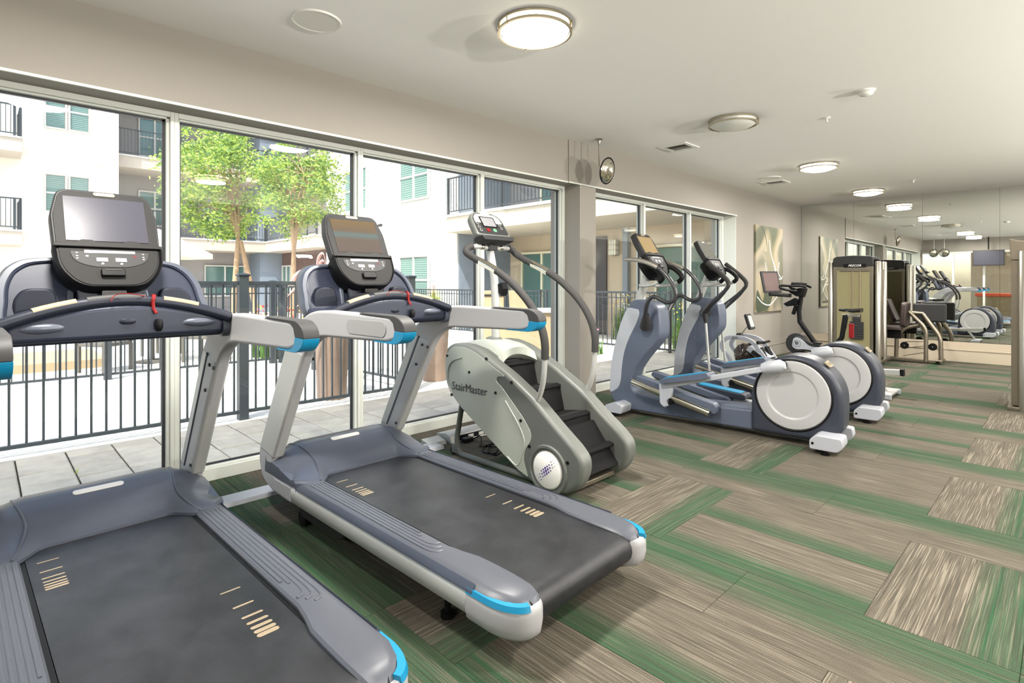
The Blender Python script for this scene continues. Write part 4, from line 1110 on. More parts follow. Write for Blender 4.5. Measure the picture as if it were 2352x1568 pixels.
# steps
nose = [(0.60, 0.765), (0.87, 0.61), (1.145, 0.447), (1.35, 0.262)]
for i, (nx_, nz) in enumerate(nose):
    px, pz = (nx_ - 0.275, nz + 0.155)
    tread = [(nx_ - 0.25, nz - 0.035), (nx_ - 0.02, nz + 0.002), (nx_ + 0.012, nz - 0.004), (nx_ + 0.016, nz - 0.022), (nx_ - 0.006, nz - 0.034), (nx_ - 0.25, nz - 0.06)]
    st = G().prism(tread, -0.193, 0.193, 'y').build('step', M['rubber'], SC, bevel=0.006)
    for q in range(2 if i < 3 else 0):
        gg = G()
        for c in range(13):
            gg.box(nx_ - 0.075 + q * 0.035, nx_ - 0.052 + q * 0.035, -0.172 + c * 0.027, -0.156 + c * 0.027, nz - 0.012 + q * 0.0055, nz - 0.003 + q * 0.0055)
        gg.build('tread_ridge', M['charcoal'], st, smooth=0)
    rs = [(nx_ - 0.01, nz - 0.03), (nx_ + 0.005, nz - 0.03), (nx_ + 0.045, nz - 0.19), (nx_ + 0.03, nz - 0.2)] if i < 3 else [(1.17, 0.385), (1.19, 0.385), (1.40, 0.12), (1.38, 0.11)]
    G().prism(rs, -0.193, 0.193, 'y').build('riser', M['rubber'], SC, smooth=0)
G().box(1.10, 1.36, -0.2, 0.2, 0.03, 0.06).build('cross_brace', M['pewter'], SC, bevel=0.005)
for sgn in (-1, 1):
    G().tube(fillet3([(0.235, sgn * 0.24, 0.44), (0.165, sgn * 0.24, 0.12), (0.20, sgn * 0.24, 0.02), (1.15, sgn * 0.24, 0.024)], 0.08), 0.022, 12).build('base_tube', M['sm_grey'], SC)
    G().cyl((0.13, sgn * 0.24, 0.035), (0, 1, 0), 0.033, 0.022, 20).build('transport_wheel', M['black'], SC)
    G().box(0.12, 0.2, sgn * 0.24 - 0.018, sgn * 0.24 + 0.018, 0.02, 0.09).build('wheel_bracket', M['sm_grey'], SC, bevel=0.006)
    k = sgn
    path = [(0.315, k * 0.05, 1.655), (0.315, k * 0.13, 1.662), (0.308, k * 0.23, 1.655), (0.325, k * 0.278, 1.615), (0.40, k * 0.285, 1.575), (0.478, k * 0.285, 1.542), (0.649, k * 0.284, 1.473), (0.80, k * 0.283, 1.392), (0.942, k * 0.282, 1.286), (1.04, k * 0.281, 1.185), (1.104, k * 0.28, 1.08), (1.134, k * 0.28, 0.98), (1.137, k * 0.28, 0.887), (1.125, k * 0.28, 0.74), (1.095, k * 0.28, 0.63), (1.045, k * 0.28, 0.545)]
    pc = catmull(path, 6)
    hr = G().tube(pc, 0.0185, 12).build('handrail', M['pole'], SC)
    G().tube(pc[10:74], 0.027, 12).build('foam_sleeve', M['grip'], hr)
    G().tube(pc[31:38], 0.0285, 12).build('pulse_sensor', M['chrome'], hr)
    G().ball(pc[4], 0.026, 12).build('clamp', M['chrome'], hr)
# console
ax = Vector((0.20 - 0.355, 0, 1.965 - 1.75)).normalized(); nx = Vector((ax.z, 0, -ax.x))
Ms = frame_m((0.355, 0, 1.75), (0, 1, 0), ax, nx)
ol = fillet([(-0.185, 0), (0.185, 0), (0.172, 0.19), (0.12, 0.245), (-0.12, 0.245), (-0.172, 0.19)], [0.03, 0.03, 0.03, 0.08, 0.08, 0.03], 6)
ch = G(Ms).loft([[(x * k, (y - 0.12) * k + 0.12, z) for x, y in ol] for k, z in ((0.86, -0.07), (0.97, -0.05), (1.0, -0.02), (1.0, -0.002), (0.97, 0.004))]).build('console', M['sm_grey'], SC, smooth=45)
G(Ms).prism([(x * 0.9, (y - 0.12) * 0.88 + 0.12) for x, y in ol], 0.003, 0.006, 'z').build('face_plate', M['charcoal'], ch, bevel=0.001)
G(Ms).prism(fillet([(-0.15, 0.13), (0.15, 0.13), (0.14, 0.19), (0.10, 0.222), (-0.10, 0.222), (-0.14, 0.19)], 0.015, 4), 0.006, 0.0075, 'z').build('light_panel', M['sm_light'], ch)
G(Ms).prism(rrect(-0.085, 0.075, 0.085, 0.195, 0.008), 0.0075, 0.010, 'z').build('bezel', M['black'], ch)
G(Ms).box(-0.073, 0.064, 0.095, 0.186, 0.010, 0.0108).build('display', M['lcd_dark'], ch, smooth=0)
G(Ms).prism(rrect(-0.05, 0.05, 0.205, 0.247, 0.012), -0.01, 0.012, 'z').build('top_tab', M['sm_light'], ch, bevel=0.002)
for x, y in ((-0.13, 0.12), (-0.13, 0.085), (-0.125, 0.05), (0.115, 0.12), (0.118, 0.085)):
    G(Ms).cyl((x, y, 0.0075), (0, 0, 1), 0.012, 0.004, 14).build('button', M['lcd'], ch)
    G(Ms).cyl((x, y, 0.0095), (0, 0, 1), 0.009, 0.002, 14).build('button_face', M['charcoal'], ch)
G(Ms).cyl((-0.045, 0.055, 0.008), (0, 0, 1), 0.018, 0.006, 18).build('stop_button', M['red'], ch)
G(Ms).cyl((0.025, 0.055, 0.008), (0, 0, 1), 0.018, 0.006, 18).build('start_button', M['green_btn'], ch)
G().loft([[(x, -w_, z), (x, w_, z), (x2, w_, z2), (x2, -w_, z2)] for x, z, x2, z2, w_ in ((0.40, 1.75, 0.30, 1.735, 0.175), (0.42, 1.715, 0.28, 1.70, 0.16), (0.36, 1.68, 0.26, 1.68, 0.10))]).build('console_tray', M['charcoal'], SC, bevel=0.01)
G().box(0.30, 0.34, -0.05, 0.05, 1.635, 1.675).build('rail_clamp', M['charcoal'], SC, bevel=0.006)
G().prism([(0.37, 1.36), (0.43, 1.38), (0.45, 1.33), (0.43, 1.27), (0.385, 1.30)], 0.0, 0.06, 'y').build('bottle_clip', M['black'], SC, bevel=0.004)

# power raceway strips, plug and cord
for (x0, y0, y1, lb) in ((-3.685, 0.84, 1.50, 'flat grey cable raceway on the carpet between the two treadmills'), (-3.72, 2.22, 2.76, 'flat grey cable raceway between treadmill and stair climber')):
    o = G().prism([(-0.085, 0.0), (-0.07, 0.026), (0.07, 0.026), (0.085, 0.0)], y0, y1, 'y').build('cable_raceway', M['ell_white'], smooth=0, bevel=0.003)
    o.location = (x0, 0, 0); tag(o, lb, 'cable cover')
pr = empty('floor_power_box', (-3.80, 3.1, 0), 0, 'silver floor power box with outlets behind the stair climber', 'power outlet')
G().prism([(-0.11, 0), (-0.11, 0.055), (0.02, 0.075), (0.075, 0.06), (0.10, 0.0)], -0.22, 0.62, 'y').build('box', M['pole'], pr, bevel=0.004)
G().box(0.079, 0.096, -0.15, 0.6, 0.012, 0.052).build('outlet_strip', M['black'], pr, bevel=0.002)
for y in (0.0, 0.12, 0.42):
    G().box(0.094, 0.099, y - 0.03, y + 0.03, 0.018, 0.046).build('outlet', M['white_badge'], pr, bevel=0.002)
G().prism([(-0.06, 0), (-0.06, 0.05), (0.05, 0.03), (0.07, 0.0)], -0.42, -0.24, 'y').build('end_cap', M['pole'], pr, bevel=0.004)
cd = empty('power_cord', (0, 0, 0), 0, 'coiled black power cord and plug on the carpet under the stair climber', 'power cord')
G().box(-0.03, 0.03, -0.05, 0.05, 0, 0.04).build('plug', M['black'], cd, bevel=0.01).location = (-3.655, 3.02, 0.0)
cpts = [(-3.64, 3.07, 0.02), (-3.58, 3.10, 0.05), (-3.52, 3.06, 0.01), (-3.47, 3.0, 0.006), (-3.40, 3.06, 0.006), (-3.30, 3.05, 0.02), (-3.24, 2.96, 0.006), (-3.33, 2.92, 0.006), (-3.42, 3.0, 0.012), (-3.36, 3.08, 0.03), (-3.22, 3.02, 0.02), (-3.20, 2.93, 0.006), (-3.33, 2.96, 0.018), (-3.45, 3.12, 0.006), (-3.50, 3.2, 0.006)]
G().tube(catmull(cpts, 8), 0.0055, 6).build('cable', M['black'], cd)

# ================================================================== ELLIPTICALS
M['swing'] = mat('handle_metal', s(70, 70, 72), 0.28, metal=0.6)
def make_elliptical(curved):
    E_ = empty('elliptical_trainer')
    body = fillet([(0.14, 0.05), (0.05, 0.06), (-0.045, 0.16), (-0.045, 0.30), (-0.02, 0.55), (0.03, 0.76), (0.10, 0.98), (0.175, 1.14), (0.22, 1.195), (0.30, 1.205), (0.45, 1.178), (0.515, 1.12), (0.535, 1.0), (0.535, 0.84), (0.455, 0.73), (0.335, 0.60), (0.235, 0.45), (0.20, 0.33), (0.215, 0.265), (0.30, 0.225), (0.62, 0.20), (1.43, 0.235), (1.43, 0.052)],
                  [0.02, 0.06, 0.08, 0.08, 0.1, 0.1, 0.1, 0.06, 0.04, 0.06, 0.06, 0.06, 0.05, 0.05, 0.08, 0.1, 0.1, 0.06, 0.06, 0.1, 0.2, 0, 0], 5)
    G().prism(body, -0.115, 0.115, 'y').build('front_housing', M['ell_slate'], E_, bevel=0.03, seg=4)
    wh = fillet([(-0.05, 0.215), (-0.025, 0.54), (0.025, 0.76), (0.095, 0.98), (0.165, 1.115), (0.20, 1.118), (0.30, 1.10), (0.305, 1.05), (0.275, 0.96), (0.175, 0.78), (0.125, 0.64), (0.098, 0.48), (0.088, 0.33), (0.06, 0.26), (-0.02, 0.205)],
                [0.02, 0.1, 0.1, 0.1, 0.03, 0.02, 0.02, 0.03, 0.06, 0.1, 0.1, 0.1, 0.06, 0.04, 0.02], 5)
    G().prism(wh, -0.119, 0.119, 'y').build('front_shell', M['ell_white'], E_, bevel=0.028, seg=4)
    drum = fillet([(1.42, 0.052), (1.42, 0.25), (1.425, 0.46), (1.50, 0.62), (1.60, 0.71), (1.735, 0.762), (1.87, 0.752), (1.99, 0.70), (2.08, 0.61), (2.135, 0.49), (2.145, 0.34), (2.135, 0.15), (1.96, 0.052)],
                  [0.0, 0.1, 0.15, 0.1, 0.1, 0.12, 0.12, 0.12, 0.1, 0.1, 0.12, 0.06, 0.04], 6)
    dr = G().prism(drum, -0.15, 0.15, 'y').build('rear_housing', M['ell_dark'], E_, bevel=0.045, seg=5)
    for sgn in (-1, 1):
        mm = frame_m((1.765, sgn * 0.150, 0.418), (1, 0, 0), (0, 0, 1), (0, sgn, 0))
        G(mm).lathe([(0.300, -0.01), (0.309, 0.004), (0.300, 0.010), (0.292, 0.004)], 56).build('disc_seal', M['black'], dr)
        G(mm).lathe([(0, -0.01), (0, 0.008), (0.19, 0.008), (0.205, 0.018), (0.25, 0.020), (0.285, 0.016), (0.293, 0.004), (0.293, -0.01)][::1], 56).build('crank_disc', M['ell_disc'], dr, smooth=30)
    Mt = frame_m((2.01, 0.0, 0.688), (0, 1, 0), (-0.72, 0, 0.69), (0.69, 0, 0.72))
    G(Mt).prism(rrect(-0.10, 0.02, -0.03, 0.03, 0.008), 0.004, 0.016, 'z').build('rear_badge', M['tan'], dr, bevel=0.002)
    g = G(Mt)
    for i in range(3):
        g.box(-0.075 + i * 0.03, -0.058 + i * 0.03, -0.016, 0.016, 0.016, 0.0175)
    g.build('badge_mark', M['nickel'], dr, smooth=0)
    # feet
    for sgn in (-1, 1):
        a, b2 = (-0.32, -0.12) if sgn < 0 else (0.12, 0.22)
        G().prism(fillet([(1.93, 0.035), (2.13, 0.035), (2.17, 0.08), (2.16, 0.15), (1.98, 0.155), (1.93, 0.11)], 0.02, 4), a, b2, 'y').build('rear_foot', M['ell_white'], E_, bevel=0.01, seg=3)
        G().prism(fillet([(0.0, 0.04), (0.21, 0.04), (0.22, 0.12), (0.14, 0.15), (0.02, 0.11)], 0.02, 4), a, b2, 'y').build('front_foot', M['ell_white'], E_, bevel=0.01, seg=3)
        for fx_ in (0.1, 2.04):
            G().lathe([(0, 0), (0.034, 0), (0.034, 0.008), (0.014, 0.012), (0.014, 0.06), (0, 0.06)], 18, Matrix.Translation((fx_, -0.29 if sgn < 0 else 0.19, 0))).build('leveler', M['black'], E_)
        G().cyl((1.955, -0.32 if sgn < 0 else 0.22, 0.085), (0, 1, 0), 0.01, 0.006, 12).build('foot_bolt', M['black'], E_)
    # mast and console
    G().tube([(0.225, 0, 1.16), (0.37, 0, 1.52)], 0.043, 20).build('mast', M['pole'], E_)
    console(E_, w=0.195, h=0.275, lowh=0.225, top=(0.265, 1.895), hinge=(0.405, 1.655), scr=0.145)
    G().loft([[(x, -w_, z), (x, w_, z), (x - 0.10, w_, z + 0.03), (x - 0.10, -w_, z + 0.03)] for x, z, w_ in ((0.44, 1.40, 0.05), (0.45, 1.47, 0.075), (0.42, 1.56, 0.08))]).build('neck', M['black'], E_, bevel=0.01)
    # fixed side bars with grips
    for k in (-1, 1):
        path = catmull([(0.30, 0, 1.36), (0.31, k * 0.10, 1.355), (0.37, k * 0.19, 1.345), (0.48, k * 0.22, 1.352), (0.575, k * 0.22, 1.385), (0.615, k * 0.22, 1.43), (0.59, k * 0.22, 1.475), (0.52, k * 0.215, 1.53), (0.46, k * 0.19, 1.55), (0.43, k * 0.14, 1.54)], 6)
        fb = G().tube(path, 0.0165, 12).build('fixed_handle', M['pole'], E_)
        G().tube(path[24:50], 0.025, 12).build('grip', M['black'], fb)
    # moving arms
    for k in (-1, 1):
        if curved:
            path = catmull([(0.425, k * 0.22, 1.0), (0.45, k * 0.26, 1.08), (0.485, k * 0.295, 1.165), (0.525, k * 0.30, 1.225), (0.575, k * 0.30, 1.238), (0.66, k * 0.30, 1.20), (0.72, k * 0.30, 1.188), (0.772, k * 0.30, 1.22), (0.785, k * 0.30, 1.285), (0.755, k * 0.30, 1.36), (0.69, k * 0.30, 1.45), (0.60, k * 0.30, 1.525), (0.47, k * 0.30, 1.582), (0.36, k * 0.30, 1.605), (0.25, k * 0.30, 1.615)], 6)
            g = G().tube(path, [0.022 if i < 12 else 0.0195 for i in range(len(path))], 12)
            ar = g.build('swing_handle', M['swing'], E_)
            G().tube([(p[0], p[1] - 0.0, p[2]) for p in path[66:]], 0.0215, 12).build('chrome_grip', M['steel'], ar)
            G().tube([(0.40, k * 0.16, 0.93), (0.425, k * 0.2, 0.985), (0.45, k * 0.245, 1.06)], [0.062, 0.05, 0.03], 18).build('pivot_boot', M['charcoal'], ar)
        else:
            path = catmull([(0.40, k * 0.235, 1.03), (0.50, k * 0.29, 1.13), (0.60, k * 0.30, 1.22), (0.66, k * 0.30, 1.285), (0.70, k * 0.30, 1.345), (0.69, k * 0.30, 1.40), (0.62, k * 0.30, 1.475), (0.53, k * 0.30, 1.55), (0.45, k * 0.30, 1.615)], 6)
            ar = G().tube(path, [0.040 - 0.018 * min(1, i / 18) for i in range(len(path))], 12).build('swing_handle', M['swing'], E_)
            G().tube(path[26:], 0.0265, 12).build('grip', M['grip'], ar)
            G().cyl((0.39, k * 0.20, 1.02), (0, 1, 0), 0.052, 0.09, 24).build('pivot_hub', M['charcoal'], ar)
            G().cyl((0.39, k * 0.248, 1.02), (0, 1, 0), 0.040, 0.01, 24).build('hub_cap', M['ell_slate'], ar)
            G().tube([(0.40, k * 0.235, 1.02), (0.415, k * 0.24, 0.90)], [0.038, 0.024], 12).build('rod_socket', M['charcoal'], ar)
            G().tube([(0.415, k * 0.24, 0.90), (0.47, k * 0.27, 0.34 if k < 0 else 0.28)], 0.015, 10).build('swing_rod', M['pole'], ar)
    # foot links
    for k, zf, xo in ((-1, 0.0, 0.0), (1, -0.13, 0.13)):
        yc = k * 0.255
        # stair arm
        z0, z1 = (0.395 + zf, 0.66 + zf * 1.6)
        if k < 0:
            bar_ = [(0.64 + xo, 0.345 + zf), (1.66, 0.635), (1.66, 0.685), (1.08 + xo, 0.52 + zf), (0.64 + xo, 0.40 + zf)]
        else:
            bar_ = [(0.78, 0.235), (1.60, 0.17), (1.60, 0.22), (1.22, 0.25), (0.78, 0.285)]
        fa = G().prism(bar_, yc - 0.035, yc + 0.035, 'y').build('foot_arm', M['ell_white'], E_, bevel=0.01, seg=3)
        if k < 0:
            G().tube([(1.56, yc + 0.0, 0.635), (1.60, yc, 0.652), (1.70, yc, 0.675), (1.735, yc, 0.68)], [0.046, 0.052, 0.052, 0.03], 18).build('arm_boot', M['ell_white'], fa)
            G().cyl((1.70, yc + 0.07, 0.675), (0, 1, 0), 0.03, 0.12, 16).build('crank_pin', M['black'], fa)
        else:
            G().tube([(1.50, yc, 0.205), (1.60, yc, 0.197), (1.66, yc, 0.197)], [0.046, 0.052, 0.035], 18).build('arm_boot', M['ell_white'], fa)
            G().cyl((1.62, yc - 0.07, 0.197), (0, 1, 0), 0.03, 0.12, 16).build('crank_pin', M['black'], fa)
        if k < 0:
            pd_ = [(0.64, 0.405), (1.08, 0.50), (1.12, 0.52), (1.10, 0.555), (1.06, 0.548), (0.66, 0.455), (0.635, 0.44)]
            tray = [(0.67, 0.4555), (1.05, 0.545), (1.05, 0.553), (0.67, 0.4635)]
        else:
            pd_ = [(0.76, 0.285), (1.25, 0.25), (1.28, 0.27), (1.26, 0.302), (0.80, 0.345), (0.75, 0.325)]
            tray = [(0.80, 0.345), (1.22, 0.305), (1.22, 0.313), (0.80, 0.353)]
        pd = G().prism(fillet(pd_, 0.01, 3), yc - 0.085, yc + 0.085, 'y').build('foot_plate', M['ell_slate'] if k < 0 else M['ell_dark'], E_, bevel=0.012, seg=3)
        G().prism(tray, yc - 0.065, yc + 0.065, 'y').build('foot_mat', M['blue'], pd, bevel=0.003)
        if k < 0:
            G().prism(fillet([(0.60, 0.42), (0.72, 0.44), (0.735, 0.34), (0.715, 0.20), (0.66, 0.165), (0.61, 0.20)], 0.025, 4), yc - 0.03, yc + 0.03, 'y').build('roller_leg', M['ell_white'], pd, bevel=0.015, seg=3)
            G().cyl((0.72, yc, 0.235), (0, 1, 0), 0.032, 0.06, 18).build('roller', M['black'], pd)
        # ramp tracks
        G().prism(fillet([(0.31, 0.40), (0.33, 0.435), (0.42, 0.418), (1.12, 0.262), (1.145, 0.235), (1.13, 0.165), (1.08, 0.168), (1.06, 0.205), (0.33, 0.375)], 0.015, 3), k * 0.175 - 0.05, k * 0.175 + 0.05, 'y').build('ramp', M['ell_slate'], E_, bevel=0.01)
        G().tube([(0.30, k * 0.25, 0.375), (1.09, k * 0.25, 0.175)], 0.032, 18).build('ramp_rail', M['chrome'], E_)
    G().loft([[(x, -0.08, z), (x, 0.08, z), (x, 0.06, z + 0.05), (x, -0.06, z + 0.05)] for x, z in ((0.60, 0.19), (1.1, 0.20), (1.45, 0.22))]).build('beam_cover', M['ell_slate'], E_, bevel=0.01)
    return E_
e1 = make_elliptical(True); e1.location = (-3.44, 4.97, 0); e1.rotation_euler = (0, 0, math.radians(4.5))
tag(e1, 'elliptical trainer nearest the camera, with chrome tipped looping handles', 'elliptical trainer')
e2 = make_elliptical(False); e2.location = (-3.47, 6.37, 0); e2.rotation_euler = (0, 0, math.radians(4.5))
tag(e2, 'elliptical trainer behind the first, with angled foam handles', 'elliptical trainer')
M['screen_amber'] = mat('screen_amber', (0.02, 0.02, 0.02), 0.1, emit=s(206, 172, 112), estr=0.85)
swap(e1, 'screen', M['screen_amber'])
M['screen_sage'] = mat('screen_sage', (0.05, 0.05, 0.05), 0.1, emit=s(140, 138, 120), estr=0.55)
swap(e2, 'screen', M['screen_sage'])

# ================================================================== ROWING MACHINE
R_ = empty('rowing_machine', (-3.52, 7.9, 0), 0, 'water rowing machine with a clear brown tank behind the ellipticals', 'rowing machine')
def XR_(x): return x + 3.52
hoopo = catmull([(-3.40, 0.13), (-3.46, 0.30), (-3.56, 0.42), (-3.565, 0.50), (-3.50, 0.575), (-3.38, 0.60), (-3.25, 0.592), (-3.13, 0.545), (-3.03, 0.43), (-2.93, 0.29), (-2.90, 0.22)], 6)
for k in (-1, 1):
    g = G(); rings = []
    pts = [Vector((XR_(p[0]), k * 0.16, p[1])) for p in hoopo]
    for i, p in enumerate(pts):
        t = (pts[min(i + 1, len(pts) - 1)] - pts[max(i - 1, 0)]).normalized()
        nn = Vector((0, 1, 0)).cross(t)
        w_ = 0.028
        rings.append([tuple(p + nn * w_ + Vector((0, -0.014, 0))), tuple(p + nn * w_ + Vector((0, 0.014, 0))), tuple(p - nn * w_ + Vector((0, 0.014, 0))), tuple(p - nn * w_ + Vector((0, -0.014, 0)))])
    hp = g.loft(rings).build('hoop_frame', M['ell_white'], R_, bevel=0.006)
    if k < 0:
        text('lettering', 'SPIRIT', 0.048, M['print_black'], hp, frame_m((XR_(-3.42), -0.1755, 0.574), (1, 0, -0.05), (0, 0, 1), (0, -1, 0)), shear=0.25, bold=0.0005, space=1.02)
tk = G().ball((XR_(-3.29), 0, 0.345), (0.165, 0.15, 0.165), 24).build('water_tank', M['smoked'], R_, smooth=80)
for a in (-0.6, -0.2, 0.2, 0.6):
    G(Matrix.Translation((XR_(-3.29), 0, 0.345)) @ Matrix.Rotation(a, 4, 'Y') @ Matrix.Rotation(PI / 2, 4, 'Y')).torus((0, 0, 0), 0.163, 0.006, 32, 6).build('tank_rib', M['smoked'], tk)
G().cyl((XR_(-3.29), 0, 0.345), (0.5, 0, 0.86), 0.045, 0.345, 18).build('tank_hub', M['black'], tk)
bx = G(frame_m((XR_(-3.08), -0.15, 0.40), (0.83, 0, -0.56), (0, 1, 0), (0.56, 0, 0.83)))
bx.box(-0.13, 0.15, -0.03, 0.33, -0.05, 0.03)
bo = bx.build('chain_box', M['ell_white'], R_, bevel=0.01)
G(frame_m((XR_(-3.08), -0.182, 0.40), (0.83, 0, -0.56), (0.56, 0, 0.83), (0, -1, 0))).prism(rrect(-0.05, 0.10, -0.04, 0.02, 0.015), 0, 0.006, 'z').build('chain_window', M['black_gloss'], bo)
G().tube([(XR_(-3.38), 0, 0.60), (XR_(-3.31), 0, 0.70), (XR_(-3.26), 0, 0.76)], 0.011, 10).build('monitor_arm', M['steel'], R_)
G().prism([(XR_(-3.43), 0.60), (XR_(-3.40), 0.65), (XR_(-3.36), 0.65), (XR_(-3.32), 0.60)], -0.05, 0.05, 'y').build('arm_bracket', M['charcoal'], R_, bevel=0.006)
Mo = frame_m((XR_(-3.235), 0, 0.82), (0, 1, 0), (-0.30, 0, 0.95), (0.95, 0, 0.30))
mo = G(Mo).prism(rrect(-0.085, 0.085, -0.115, 0.115, 0.03), -0.022, 0.022, 'z').build('monitor', M['charcoal'], R_, bevel=0.01, seg=3)
G(Mo).prism(rrect(-0.06, 0.06, -0.08, 0.085, 0.015), 0.022, 0.024, 'z').build('monitor_screen', M['lcd'], mo)
G().cyl((XR_(-3.04), 0, 0.54), (0, 1, 0), 0.016, 0.42, 12).build('pull_handle', M['black'], R_)
G().box(XR_(-3.13), XR_(-3.02), -0.04, 0.04, 0.52, 0.55).build('handle_rest', M['black'], R_, bevel=0.006)
for k in (-1, 1):
    G(frame_m((XR_(-2.98), k * 0.11, 0.36), (0.45, 0, -0.89), (0, 1, 0), (0.89, 0, 0.45))).box(-0.13, 0.13, -0.055, 0.055, -0.02, 0.015).build('foot_rest', M['black'], R_, bevel=0.012)
G().box(XR_(-3.42), XR_(-3.30), -0.28, 0.28, 0.03, 0.10).build('front_foot', M['ell_white'], R_, bevel=0.02)
G(frame_m((XR_(-3.0), 0, 0.20), (1, 0, 0.065), (0, 1, 0), (-0.065, 0, 1))).box(-0.35, 1.58, -0.035, 0.035, -0.03, 0.035).build('seat_rail', M['pole'], R_, bevel=0.006)
G(frame_m((XR_(-3.0), 0, 0.20), (1, 0, 0.065), (0, 1, 0), (-0.065, 0, 1))).box(1.56, 1.60, -0.042, 0.042, -0.038, 0.042).build('rail_stop', M['black'], R_, bevel=0.006)
st = G(frame_m((XR_(-2.2), 0, 0.34), (1, 0, 0.065), (0, 1, 0), (-0.065, 0, 1))).prism(fillet([(-0.12, -0.16), (0.10, -0.19), (0.14, 0), (0.10, 0.19), (-0.12, 0.16)], 0.05, 4), 0, 0.045, 'z').build('seat', M['black'], R_, bevel=0.015)
for q in (-0.03, 0.03):
    G(frame_m((XR_(-1.72), 0, 0.25), (0.55, 0, -0.83), (0, 1, 0), (0.83, 0, 0.55))).box(0, 0.26, q - 0.01, q + 0.01, -0.015, 0.015).build('rear_leg', M['pole'], R_, bevel=0.004)
G().box(XR_(-1.64), XR_(-1.50), -0.24, 0.24, 0.02, 0.06).build('rear_foot', M['pole'], R_, bevel=0.015)
for k in (-1, 1):
    G().box(XR_(-1.655), XR_(-1.485), k * 0.24 - 0.02, k * 0.24 + 0.02, 0, 0.065).build('foot_end', M['ell_white'], R_, bevel=0.01)
    G().cyl((XR_(-1.69), k * 0.035, 0.265), (0, 1, 0), 0.01, 0.01, 10).build('rail_bolt', M['chrome'], R_)

# ================================================================== SPIN BIKE
B_ = empty('exercise_bike', (-2.9, 8.8, 0), 0, 'black spinning bike with a tablet screen, facing the windows', 'exercise bike')
def XB(x): return x + 2.9
G().cyl((XB(-2.89), 0, 0.47), (0, 1, 0), 0.155, 0.10, 40).build('flywheel_cover', M['charcoal'], B_, bevel=0.015, seg=3)
guard = fillet([(-2.92, 0.60), (-2.80, 0.57), (-2.70, 0.50), (-2.45, 0.46), (-2.25, 0.47), (-2.18, 0.40), (-2.20, 0.30), (-2.32, 0.27), (-2.55, 0.34), (-2.75, 0.38), (-2.9, 0.33)], 0.06, 5)
gd = G().prism([(XB(x), z) for x, z in guard], -0.065, 0.0, 'y').build('chain_guard', M['charcoal'], B_, bevel=0.015, seg=3)
sw = catmull([(-2.94, 0.47), (-2.92, 0.545), (-2.87, 0.565), (-2.80, 0.535), (-2.72, 0.46), (-2.63, 0.44), (-2.50, 0.44), (-2.58, 0.33), (-2.68, 0.385), (-2.78, 0.395), (-2.88, 0.39), (-2.935, 0.42)], 5, True)
G().prism([(XB(x), z) for x, z in sw], -0.069, -0.065, 'y').build('silver_swoosh', M['ell_white'], gd)
G(frame_m((XB(-2.875), -0.070, 0.475), (1, 0, 0), (0, 0, 1), (0, -1, 0))).torus((0, 0, 0), 0.05, 0.0025, 28, 5).build('logo_ring', M['sm_grey'], gd)
g = G(frame_m((XB(-2.875), -0.0705, 0.48), (1, 0, 0), (0, 0, 1), (0, -1, 0)))
g.box(-0.022, -0.004, -0.02, 0.006, 0, 0.0015).box(-0.03, 0.0, 0.012, 0.022, 0, 0.0015).box(0.004, 0.02, -0.012, 0.022, 0, 0.0015).box(-0.008, 0.012, -0.024, -0.016, 0, 0.0015)
g.build('logo_mark', M['print_black'], gd, smooth=0)
tb = lambda nm, pts, r, mt='black', par=None, n=12: G().tube([(XB(p[0]), p[1], p[2]) for p in pts], r, n).build(nm, M[mt], par or B_)
tb('front_frame', [(-2.60, 0, 0.42), (-2.86, 0, 0.80)], 0.036)
tb('front_frame', [(-2.86, 0, 0.79), (-2.87, 0, 0.95), (-2.83, 0, 1.22)], 0.032)
tb('lower_frame', [(-2.95, 0, 0.12), (-2.60, 0, 0.40), (-2.3, 0, 0.36), (-2.1, 0, 0.10)], 0.032)
tb('lower_frame', [(-2.45, 0, 0.36), (-2.30, 0, 0.60), (-2.255, 0, 0.92)], 0.034)
tb('seat_post', [(-2.27, 0, 0.72), (-2.235, 0, 0.93)], 0.024, 'black')
G().box(XB(-2.30), XB(-2.08), -0.02, 0.02, 0.90, 0.932).build('seat_slider', M['steel'], B_, bevel=0.004)
sd_ = []
for i in range(13):
    t = i / 12; x = -2.335 + 0.28 * t
    w_ = 0.018 + 0.075 * max(0, (t - 0.35) / 0.65) ** 0.8; h_ = 0.02 + 0.012 * t
    z_ = 0.995 - 0.01 * math.sin(PI * t)
    sd_.append([(XB(x), w_ * math.cos(a), z_ + h_ * math.sin(a)) for a in [2 * PI * k / 12 for k in range(12)]])
G().loft(sd_).build('saddle', M['black_gloss'], B_, smooth=60)
tb('saddle_rail', [(-2.25, -0.02, 0.97), (-2.19, -0.02, 0.945), (-2.12, -0.02, 0.965)], 0.006, 'chrome')
G().box(XB(-2.21), XB(-2.15), -0.02, 0.02, 0.60, 0.80).build('safety_light', M['red'], B_, bevel=0.005)
for k in (-1, 1):
    tb('handlebar', catmull([(-2.86, 0, 1.24), (-2.88, k * 0.10, 1.25), (-2.97, k * 0.20, 1.27), (-3.06, k * 0.21, 1.30), (-3.05, k * 0.20, 1.335), (-2.93, k * 0.17, 1.33), (-2.80, k * 0.13, 1.33), (-2.74, k * 0.1, 1.31)], 5), 0.018)
    tb('elbow_rest', [(-2.94, k * 0.09, 1.36), (-2.80, k * 0.10, 1.345)], [0.028, 0.03], 'rubber')
G().prism([(XB(-3.0), 1.24), (XB(-2.86), 1.30), (XB(-2.76), 1.30), (XB(-2.80), 1.16), (XB(-2.9), 1.18)], -0.06, 0.06, 'y').build('bar_stem', M['black'], B_, bevel=0.012)
